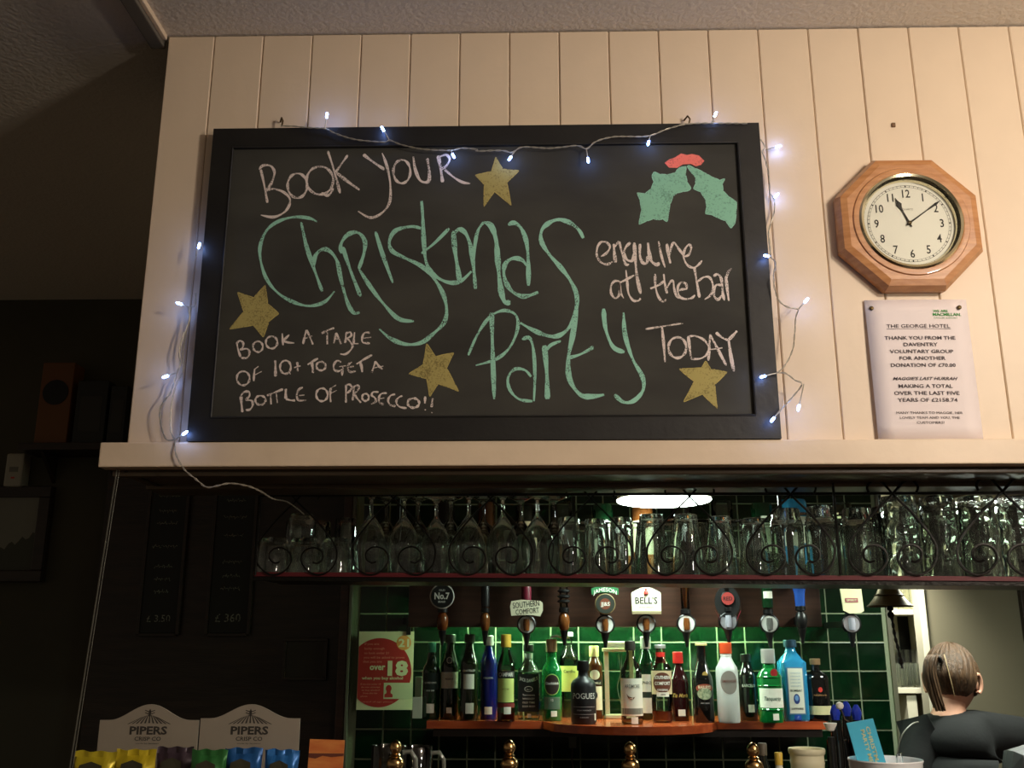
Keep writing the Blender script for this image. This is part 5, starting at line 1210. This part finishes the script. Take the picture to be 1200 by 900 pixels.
# cream jar
p = at(945, 877, .42); H = p.z-CZ; rj = 20*(.42+CAMD)/1154.3/1.035
t = thing('ceramic_jar', 'plain cream ceramic jar with a ridged rim on the counter', 'jar', (p.x, .42, CZ+.0005))
MB().lathe([(0, .003), (rj*.86, 0), (rj*.92, .01), (rj*.93, H-.034), (rj*.96, H-.030), (rj*.93, H-.026), (rj*.93, H-.014), (rj*1.0, H-.011), (rj*1.03, H-.004), (rj*1.0, H), (rj*.90, H-.001), (rj*.86, H-.012), (rj*.84, .01), (0, .01)], 40, cap=False).obj('jar_body', mat('cream_stoneware', (226, 220, 186), .35), t)
# small bottles beside it
def small_bottle(px, py, r, capm, body, label, Y=.40):
    p = at(px, py, Y); H = p.z-CZ; t = thing('bottle', label, 'bottle', (p.x, Y, CZ+.0005), 'bottles on the counter')
    MB().lathe([(0, 0), (r, 0), (r, H*.62), (r*.5, H*.8), (r*.42, H-.024), (0, H-.024)], 20, cap=False).obj('glass_body', body, t)
    MB().lathe([(r*.5, H-.026), (r*.52, H-.002), (r*.45, H), (0, H)], 16).obj('cap', capm, t); return t, H
t, H = small_bottle(912, 882, .017, C_YEL2, M_LBL, 'slim white bottle with a yellow cap left of the cream jar'); t.scale = (1, 1, 1)
small_bottle(893, 871, .020, mat('grey_brown_cap', (92, 84, 70), .5), G_BLK, 'dark bottle with grey-brown cap between pump and yellow-capped bottle', .46)
# dark bottles with blue stoppers by the white tub
M_BST = mat('blue_glass_stopper', (50, 74, 210), .12, trans=.3)
for i, (px, py, Y) in enumerate(((978, 826, .50), (991, 822, .58), (1003, 826, .50))):
    p = at(px, py, Y); H = p.z-CZ; t = thing('stoppered_bottle', ('dark bottle with blue faceted stopper, %s of the three beside the white tub' % ('leftmost', 'middle', 'rightmost')[i]), 'bottle', (p.x, Y, CZ+.0005), 'blue-stoppered bottles')
    MB().lathe([(0, 0), (.026, 0), (.0265, .15), (.024, .19), (.014, H-.08), (.0115, H-.034), (0, H-.034)], 24, cap=False).obj('glass_body', G_BLK, t)
    MB().lathe([(.009, H-.034), (.010, H-.028), (.0125, H-.018), (.009, H-.008), (.004, H), (0, H)], 8).obj('stopper', M_BST, t)
p = at(984, 827, .44); q = at(990, 843, .46)
t = thing('bottle_pourer', 'small white ball-topped pourer in front of the blue stoppers', 'pourer', (0, 0, 0))
MB().lathe([(0, -.009), (.007, -.006), (.009, 0), (.007, .006), (0, .009)], 16, M=T(*p)).obj('ball', M_WHITE, t); MB().tube([p, q, q+Vector((.012, .004, -.006))], .0016, 6).obj('spout', M_CHROME, t); MB().tube([q+Vector((.012, .004, -.006)), Vector((q.x+.016, q.y-.04, CZ+.0005))], .004, 8).obj('stem', M_BLK, t)
p = at(973, 852, .42); t = thing('white_cup', 'tiny white cup shape beside the right end of the bottle shelf', 'cup', (p.x, .42, CZ+.0005)); H = p.z+.008-CZ
MB().lathe([(.008, 0), (.008, H-.03), (0, H-.03)], 12).obj('stem', M_BLK, t); MB().lathe([(0, H-.018), (.008, H-.016), (.014, H-.004), (.015, H), (.012, H), (0, H-.010)], 20, cap=False).obj('bowl', M_WHITE, t)
# white tub with a blue card
Yt = .02; cL, cR = at(995, 893, Yt), at(1080, 893, Yt); rt = (cR.x-cL.x)/2; xt = (cL.x+cR.x)/2
H = at(1037, 889.5, Yt).z-CZ
t = thing('white_tub', 'round white tub holding the blue card at the bottom right', 'tub', (xt, Yt, CZ+.0005))
MB().lathe([(0, .003), (rt*.78, 0), (rt*.82, .005), (rt*.97, H-.006), (rt, H-.002), (rt*.99, H), (rt*.955, H-.003), (rt*.80, .008), (0, .008)], 48, cap=False).obj('tub_wall', mat('glossy_white_plastic', (250, 252, 252), .3), t)
p = at(1056, 893, -.02)
t2 = thing('metal_clip', 'small steel clip on the front rim of the white tub', 'clip', (p.x, -.0, p.z))
MB().tube([(-.006, -.01, -.02), (-.004, -.012, .012), (.004, -.012, .014), (.008, -.010, -.02)], .0016, 6).obj('wire', M_CHROME, t2)
# card
c4 = [at(992, 847.5, .04), at(1023, 842, .04), at(1039, 896, .04), at(1006, 896, .04)]
dn = (c4[3]-c4[0]); dn2 = (c4[2]-c4[1])
c4[3] = c4[0]+dn*1.9; c4[2] = c4[1]+dn2*1.74
t = thing('blue_card', 'turquoise card leaning in the white tub with pale vertical lettering', 'card', tuple(c4[0]))
O = c4[0]; vs = [p_-O for p_ in c4]+[p_-O+Vector((0, .003, 0)) for p_ in c4]
MB().add(vs, [(0, 1, 2, 3), (4, 5, 6, 7), (0, 1, 5, 4), (1, 2, 6, 5), (2, 3, 7, 6), (3, 0, 4, 7)]).obj('card', mat('turquoise_print', (66, 174, 206), .5), t)
ex = (c4[1]-c4[0]).normalized(); ez = (c4[3]-c4[0]).normalized()
for s_, off, y0 in (('CHRISTMAS', .033, .012), ('PARTY MENU', .022, .016)):
    text('card_lettering', s_, mat('pale_gold_print', (196, 200, 150), .6), t, (0, 0, 0), width=.080, height=.0072, bold=.02, fn=lambda x, z, off=off, y0=y0: ex*(off+z)+ez*(y0+.040+x)+Vector((0, -.0008, 0)))

# ================================================================ SHIP'S BELL
p = at(1043, 711, .62)
t = thing('brass_bell', 'dark brass bell with plaited rope hanging under the glass rack', 'bell', (p.x, .62, p.z))
rb = 26*(.62+CAMD)/1154.3/1.03
MB().lathe([(rb*.98, .0), (rb, .002), (rb*.88, .007), (rb*.69, .020), (rb*.56, .032), (rb*.44, .046), (rb*.37, .064), (rb*.34, .090), (rb*.22, .102), (0, .104), (0, .098), (rb*.3, .06), (rb*.5, .03), (rb*.85, .004), (rb*.98, 0)], 40, cap=False).obj('bell_cup', M_OLDBRASS, t)
MB().lathe([(rb*.60, .026), (rb*.66, .028), (rb*.58, .031)], 40, cap=False).obj('bell_band', M_OLDBRASS, t)
MB().tube([(0, 0, .098), (0, 0, 2.1195-p.z)], .004, 8).obj('hanger', M_IRON, t)
MB().lathe([(0, -.012), (.008, -.008), (.008, .0), (.003, .006), (.003, .09), (0, .09)], 14).obj('clapper', M_IRON, t)
rp = crom([(0, 0, -.010), (.002, 0, -.03), (.004, -.002, -.07), (.010, -.004, -.11), (.014, -.004, -.15)], 8)
mb = MB().tube(rp, [.0035+.0012*math.sin(i*1.8) for i in range(len(rp))], 8)
mb.lathe([(0, -.030), (.007, -.026), (.0085, -.020), (.007, -.014), (0, -.010)], 12).lathe([(0, -.012), (.006, -.008), (.007, 0), (.005, .006), (0, .010)], 12, M=T(.012, -.004, -.13))
mb.obj('bell_rope', mat('dark_rope', (38, 34, 28), .9), t)

# ================================================================ SHELF UNIT WITH GLASSES IN THE PASSAGE
YU = 2.30
xl, xr_ = at(1026, 740, YU).x, at(1082, 740, YU).x+.06
u = thing('shelf_unit', 'white shelf unit with glasses seen through the gap beside the tiles', 'shelf unit', ((xl+xr_)/2, YU, 0))
ux = u.location.x
zs_ = [at(1060, 714, YU).z, at(1060, 806, YU).z]
MB().box(xl-ux, xl-ux+.022, 0, .28, 0, 2.0, .002).obj('side_panel', M_UNIT, u); MB().box(xr_-ux-.02, xr_-ux, 0, .28, 0, 2.0, .002).obj('side_panel', M_UNIT, u)
for z in zs_+[.7, .3]: MB().box(xl-ux+.022, xr_-ux-.02, 0, .28, z-.022, z, .002).obj('shelf', M_UNIT, u)
MB().box(xl-ux+.022, xr_-ux-.02, .27, .28, 0, 2.0).obj('back_panel', M_UNIT, u)
dx0 = at(1054, 745, YU+.26).x-ux; z0_, z1_ = at(1060, 776, YU+.26).z, at(1060, 722, YU+.26).z
MB().box(dx0, xr_-ux-.022, .262, .269, z0_, z1_).obj('dark_panel', M_BLK, u)
b0 = at(1070, 845, YU).x-ux
MB().box(-.02, .02, .02, .24, .70, zs_[1]-.03).obj('partition', M_UNIT, u)
gl = None
spots = [(1046+7*k, .05) for k in range(6)]+[(1050+7*k, .13) for k in range(5)]
for i, (px, dy) in enumerate(spots):
    x = at(px, 800, YU+dy).x
    if gl is None: gl = MB().lathe([(.0115, 0), (.0125, .05), (.0125, .095), (.0112, .095), (.0108, .006), (0, .006)], 16, cap=False).mesh('small_glass', M_GLASS)
    o = bpy.data.objects.new('small_glass', gl); COL.objects.link(o); o.location = (x, YU+dy, zs_[1]+.0005)
    tag(o, 'small clear glass on the lower passage shelf, %s row, %s' % ('front' if dy < .1 else 'second', ORD[i % 6] if i not in (5, 10) else 'rightmost'), 'glass', 'glasses on the passage shelf')
for i, px in enumerate((1052, 1060, 1068)):
    x = at(px, 760, YU+.2).x
    o = bpy.data.objects.new('tall_glass', MB().lathe([(.020, 0), (.022, .15), (.0205, .15), (.0190, .006), (0, .006)], 16, cap=False).mesh('tall_glass', M_GLASS)); COL.objects.link(o); o.location = (x, YU+.22, zs_[1]+.0005)
    tag(o, 'tall clear glass at the back of the lower passage shelf, %s' % ('left', 'middle', 'right')[i], 'glass', 'tall glasses on the passage shelf')
for i, px in enumerate((1054, 1062, 1069)):
    x = at(px, 700, YU+.08).x
    o = bpy.data.objects.new('small_glass', gl); COL.objects.link(o); o.location = (x, YU+.08, zs_[0]+.0005)
    tag(o, 'small clear glass on the upper shelf beside the bell, %s' % ('left', 'middle', 'right')[i], 'glass', 'glasses on the upper passage shelf')
pj = at(1079, 838, 2.1)
lq = lamp('passage_fill', 'AREA', (1.36, 1.90, 1.92), 1.7, (1, .98, .86), .12)  # unseen fill light, added to brighten the inside of the shelf unit
lq.rotation_euler = (Vector((1.54, 2.36, 1.42))-Vector(lq.location)).to_track_quat('-Z', 'Y').to_euler(); lq.data.spread = math.radians(62)
lamp('passage_fill', 'AREA', (1.56, 2.45, 2.0), 1.6, (1, .98, .88), .16)  # second unseen fill, added over the unit to brighten its upper part

# ================================================================ PERSON BEHIND THE BAR
M_SKIN = mat('skin', (206, 152, 126), .55, sub=.1); M_TOP = mat('black_jersey', (13, 13, 13), .9, bump=.6, bscale=9); M_HAIR = mat('dark_blond_hair', (92, 66, 44), .5, c2=(58, 42, 29), vscale=30, stretch=(6, 6, .6), bump=.5, bscale=60)
pb = at(1118, 985, 1.22)
per = thing('person', 'person in a black top with tied-back brown hair, seen from behind', 'person', (pb.x, 1.22, 0))
PO = Vector(per.location)
def skinmesh(name, m, nodes, links, root, parent, sub=2):
    me = bpy.data.meshes.new(name); keys = list(nodes)
    me.from_pydata([tuple(nodes[k][0]) for k in keys], [(keys.index(a), keys.index(b)) for a, b in links], [])
    o = bpy.data.objects.new(name, me); COL.objects.link(o); o.parent = parent
    o.modifiers.new('skin', 'SKIN').use_smooth_shade = True
    for i, k in enumerate(keys):
        r = nodes[k][1]; r = r if isinstance(r, tuple) else (r, r)
        me.skin_vertices[0].data[i].radius = r; me.skin_vertices[0].data[i].use_root = (k == root)
    o.modifiers.new('sub', 'SUBSURF').levels = sub; o.modifiers['sub'].render_levels = sub
    me.materials.append(m)
    return o
def J(px, py, Y): return at(px, py, Y)-PO
N = {}
N['pelvis'] = (J(1120, 985, 1.24), (.15, .115)); N['waist'] = (J(1119, 935, 1.27), (.125, .10)); N['chest'] = (J(1117, 890, 1.30), (.145, .10))
N['upper'] = (J(1114, 860, 1.31), (.098, .08)); N['neckb'] = (J(1111, 838, 1.31), (.062, .058)); N['neck'] = (J(1113, 822, 1.32), .050); N['headb'] = (J(1115, 808, 1.33), .052)
N['shL'] = (J(1082, 868, 1.31), .046); N['elL'] = (J(1068, 930, 1.26), .040); N['wrL'] = (J(1080, 965, 1.48), .029); N['palmL'] = (J(1084, 972, 1.56), (.036, .020))
N['shR'] = (J(1150, 862, 1.31), .050); N['elR'] = (J(1212, 866, 1.33), .044); N['wrR'] = (J(1215, 905, 1.56), .029); N['palmR'] = (J(1214, 912, 1.64), (.036, .020))
pz_ = N['pelvis'][0].z
for sg, k in ((-1, 'L'), (1, 'R')):
    N['hip'+k] = (Vector((sg*.09, .02, pz_-.08)), .095); N['knee'+k] = (Vector((sg*.10, .04, .47)), .058); N['ank'+k] = (Vector((sg*.11, 0, .09)), .038); N['toe'+k] = (Vector((sg*.13, .15, .035)), (.040, .028))
LK = [('pelvis', 'waist'), ('waist', 'chest'), ('chest', 'upper'), ('upper', 'neckb'), ('neckb', 'neck'), ('neck', 'headb')]
for k in 'LR': LK += [('upper', 'sh'+k), ('sh'+k, 'el'+k), ('el'+k, 'wr'+k), ('wr'+k, 'palm'+k), ('pelvis', 'hip'+k), ('hip'+k, 'knee'+k), ('knee'+k, 'ank'+k), ('ank'+k, 'toe'+k)]
NB = dict(N)
for k in ('chest', 'waist', 'upper'): NB[k] = (N[k][0], (N[k][1][0]-.035, N[k][1][1]-.03))
for k in ('shL', 'shR'): NB[k] = (N[k][0]+Vector((0, 0, -.008)), .036)
NB['neckb'] = (N['neckb'][0], (.050, .048))
skinmesh('body', M_SKIN, NB, LK, 'pelvis', per)
for k in 'LR':          # hands: five fingers each, slightly curled
    p = N['palm'+k][0]; d = (p-N['wr'+k][0]).normalized(); side = d.cross(Vector((0, 0, 1))).normalized(); dn = Vector((0, 0, -1))
    for f in range(5):
        if f < 4: b0 = p+side*(-.030+.020*f)+d*.02; L_ = (.026, .030, .028, .022)[f]; q1 = b0+d*L_; q2 = q1+d*L_*.7+dn*.012; q3 = q2+d*L_*.3+dn*.018
        else: sg = -1 if k == 'R' else 1; b0 = p+side*sg*.030-d*.02; q1 = b0+side*sg*.020+d*.018; q2 = q1+d*.022+side*sg*.006; q3 = q2+d*.014+dn*.004
        skinmesh('finger', M_SKIN, {'a': (b0, .0095), 'b': (q1, .009), 'c': (q2, .0085), 'd': (q3, .0075)}, [('a', 'b'), ('b', 'c'), ('c', 'd')], 'a', per, 1)
def grow(v, e):
    r = v[1]; r = r if isinstance(r, tuple) else (r, r); return (v[0], (r[0]+e, r[1]+e))
G2 = {k: grow(N[k], .026 if k[:2] in ('el', 'sh') else .020) for k in ('pelvis', 'waist', 'chest', 'upper', 'shL', 'shR', 'elL', 'elR')}
G2['neckb'] = (N['upper'][0].lerp(N['neckb'][0], .98)+Vector((0, 0, .030)), (.068, .066)); G2['upper'] = grow(N['upper'], .024)
G2['cuffL'] = (N['elL'][0].lerp(N['wrL'][0], .3), .050); G2['cuffR'] = (N['elR'][0].lerp(N['wrR'][0], .3), .050)
skinmesh('black_top', M_TOP, G2, [('pelvis', 'waist'), ('waist', 'chest'), ('chest', 'upper'), ('upper', 'neckb'), ('upper', 'shL'), ('upper', 'shR'), ('shL', 'elL'), ('shR', 'elR'), ('elL', 'cuffL'), ('elR', 'cuffR')], 'pelvis', per)
G3 = {k: grow(N[k], .014) for k in ('hipL', 'hipR', 'kneeL', 'kneeR', 'ankL', 'ankR')}
G3['pelvis'] = (N['pelvis'][0]+Vector((0, 0, -.03)), (.16, .125))
skinmesh('trousers', mat('dark_trousers', (30, 30, 34), .8), G3, [('pelvis', 'hipL'), ('pelvis', 'hipR'), ('hipL', 'kneeL'), ('hipR', 'kneeR'), ('kneeL', 'ankL'), ('kneeR', 'ankR')], 'pelvis', per)
for k in 'LR': skinmesh('shoe', M_BLK, {'a': (N['ank'+k][0]+Vector((0, -.03, -.045)), .045), 'b': (N['toe'+k][0]+Vector((0, .02, 0)), (.050, .034))}, [('a', 'b')], 'a', per)
# head, local frame: +y is the face direction, turned to the right of the picture
hc = J(1115, 797, 1.335); HR = T(*hc) @ Matrix.Rotation(math.radians(-38), 4, 'Z') @ Matrix.Rotation(math.radians(-12), 4, 'X')
def headpt(u, v, e=0):      # u azimuth from face, v polar
    x = math.sin(v)*math.sin(u); y = math.sin(v)*math.cos(u); z = math.cos(v)
    rx, ry, rz = .074+e, .092+e, .108+e
    X, Y_, Z = x*rx, y*ry, z*rz
    if Z < 0: X *= 1-.34*(-Z/.108)**1.3; Y_ *= 1-(.10 if Y_ > 0 else .42)*(-Z/.108)
    return Vector((X, Y_, Z))
mb = MB(); vs = []; nu, nv = 40, 28
for j in range(nv+1):
    for i in range(nu):
        u, v = 2*PI*i/nu, PI*j/nv; p = headpt(u, v)
        uu = math.atan2(math.sin(u), math.cos(u))
        p.y += .020*math.exp(-(uu/.13)**2-((p.z+.018)/.022)**2)                 # nose
        for sg in (-1, 1): p.y -= .008*math.exp(-((uu-sg*.40)/.18)**2-((p.z-.006)/.014)**2)   # eye sockets
        p.y += .005*math.exp(-(uu/.25)**2-((p.z+.052)/.008)**2)+.006*math.exp(-(uu/.3)**2-((p.z+.090)/.014)**2)
        vs.append(p)
fs = [(j*nu+i, j*nu+(i+1) % nu, (j+1)*nu+(i+1) % nu, (j+1)*nu+i) for j in range(nv) for i in range(nu)]
hd_ = mb.add(vs, fs, True, HR).obj('head', M_SKIN, per)
for sg in (-1, 1):
    ev = HR @ Matrix.Translation((sg*.031, .071, .006))
    MB().lathe([(0, -.011), (.008, -.008), (.011, 0), (.008, .008), (0, .011)], 14, M=ev).obj('eye', M_WHITE, hd_)
    MB().lathe([(0, -.004), (.004, -.003), (.005, 0), (.004, .003), (0, .004)], 12, M=HR @ Matrix.Translation((sg*.032, .081, .006))).obj('iris', M_BLK, hd_)
    er = []
    for k in range(15):
        a = PI*(.15+1.5*k/14); er.append(HR @ Vector((sg*(.0755+.010*math.sin(PI*k/14)), -.006-.016*math.cos(a-.4)*.9, -.010+.028*math.sin(a)*.95)))
    MB().tube(er, [.004+.003*math.sin(PI*k/14) for k in range(15)], 8).lathe([(0, -.022), (.010, -.012), (.012, 0), (.010, .014), (0, .024)], 12, M=HR @ Matrix.Translation((sg*.076, -.008, -.010)) @ Matrix.Diagonal((.5, 1, 1, 1))).obj('ear', M_SKIN, hd_)
MB().tube([HR @ Vector((x, .087-abs(x)*.5, -.052)) for x in (-.02, -.01, 0, .01, .02)], [.002, .004, .0045, .004, .002], 6).obj('mouth', mat('lips', (170, 96, 88), .5), hd_)
# hair cap combed back with strands, and a low ponytail
mb = MB(); vs = []; nu, nv = 96, 26
for j in range(nv+1):
    for i in range(nu):
        u = 2*PI*i/nu; uu = abs(math.atan2(math.sin(u), math.cos(u)))
        vmax = .95+1.15*max(0, min(1, (uu-.65)/.75))-(.25*math.exp(-((uu-1.65)/.22)**2))
        v = vmax*j/nv
        e = .009+.0016*math.sin(i*1.9+2.2*math.sin(v*2))+.0010*math.sin(i*.73+v*5)-(.008 if j == nv else 0)
        vs.append(headpt(u, v, e))
fs = [(j*nu+i, j*nu+(i+1) % nu, (j+1)*nu+(i+1) % nu, (j+1)*nu+i) for j in range(nv) for i in range(nu)]
hair = mb.add(vs, fs, True, HR).obj('hair', M_HAIR, per)
mb = MB()
root = HR @ Vector((-.004, -.094, .042)); 
for k in range(26):
    a = k*2.4; rr = .016*math.sqrt((k+.5)/26); o_ = Vector((rr*math.cos(a), rr*.6*math.sin(a), 0))
    pts = [root+o_*.3, root+Vector((-.028, -.018, .012))+o_, root+Vector((-.044, -.022, -.030))+o_*1.1, root+Vector((-.036, -.018, -.085))+o_*1.2, root+Vector((-.022, -.014, -.140-.010*math.sin(k)))+o_*1.1]
    mb.tube(crom(pts, 5), [.0035+.0025*math.sin(PI*min(1, i/20+.1)) for i in range(21)], 5)
mb.obj('ponytail', M_HAIR, hair)
MB().tube(crom([HR @ Vector((.010, -.096, .060)), HR @ Vector((.018, -.103, .030)), HR @ Vector((.026, -.094, -.02)), HR @ Vector((.028, -.072, -.062))], 6), .0013, 6).obj('loose_strand', mat('light_hair_strand', (190, 164, 122), .5), hair)
MB().lathe([(.016, -.005), (.019, 0), (.016, .005)], 20, M=T(*(root+Vector((-.008, -.008, .004)))) @ Matrix.Rotation(PI/3, 4, 'Y'), cap=False).obj('hair_tie', M_BLK, hair)
# grey rounded box at the corner
p = at(1178, 874, .30); H = p.z-CZ
t = thing('grey_container', 'grey round-cornered container cut off by the bottom right corner', 'container', (p.x+.10, .30, CZ+.0005))
MB().box(-.10, .10, -.06, .06, 0, H, .045).obj('shell', mat('mid_grey_plastic', (70, 70, 72), .5), t); MB().box(-.085, .085, -.062, -.058, .02, .03, .001).obj('seam', M_BLK, t)
# pale drape of a chair back on the person's left: curved rail of a stool
q = [at(1050, 905, 1.12), at(1052, 880, 1.12), at(1058, 860, 1.12), at(1068, 849, 1.14), at(1076, 846, 1.16)]
ch = thing('bent_rail', 'pale thin bent metal rail at the left shoulder of the person', 'rail', (q[0].x, 1.12, 0))
O = Vector(ch.location); MB().tube([Vector((0, 0, .01)), q[0]-O+Vector((0, 0, -.01))]+[p_-O for p_ in crom(q, 6)], .0020, 8).obj('tube', mat('pale_rail', (120, 116, 104), .4), ch)
MB().lathe([(0, 0), (.05, 0), (.05, .006), (.012, .016), (0, .016)], 24).obj('foot', M_DARKW, ch)
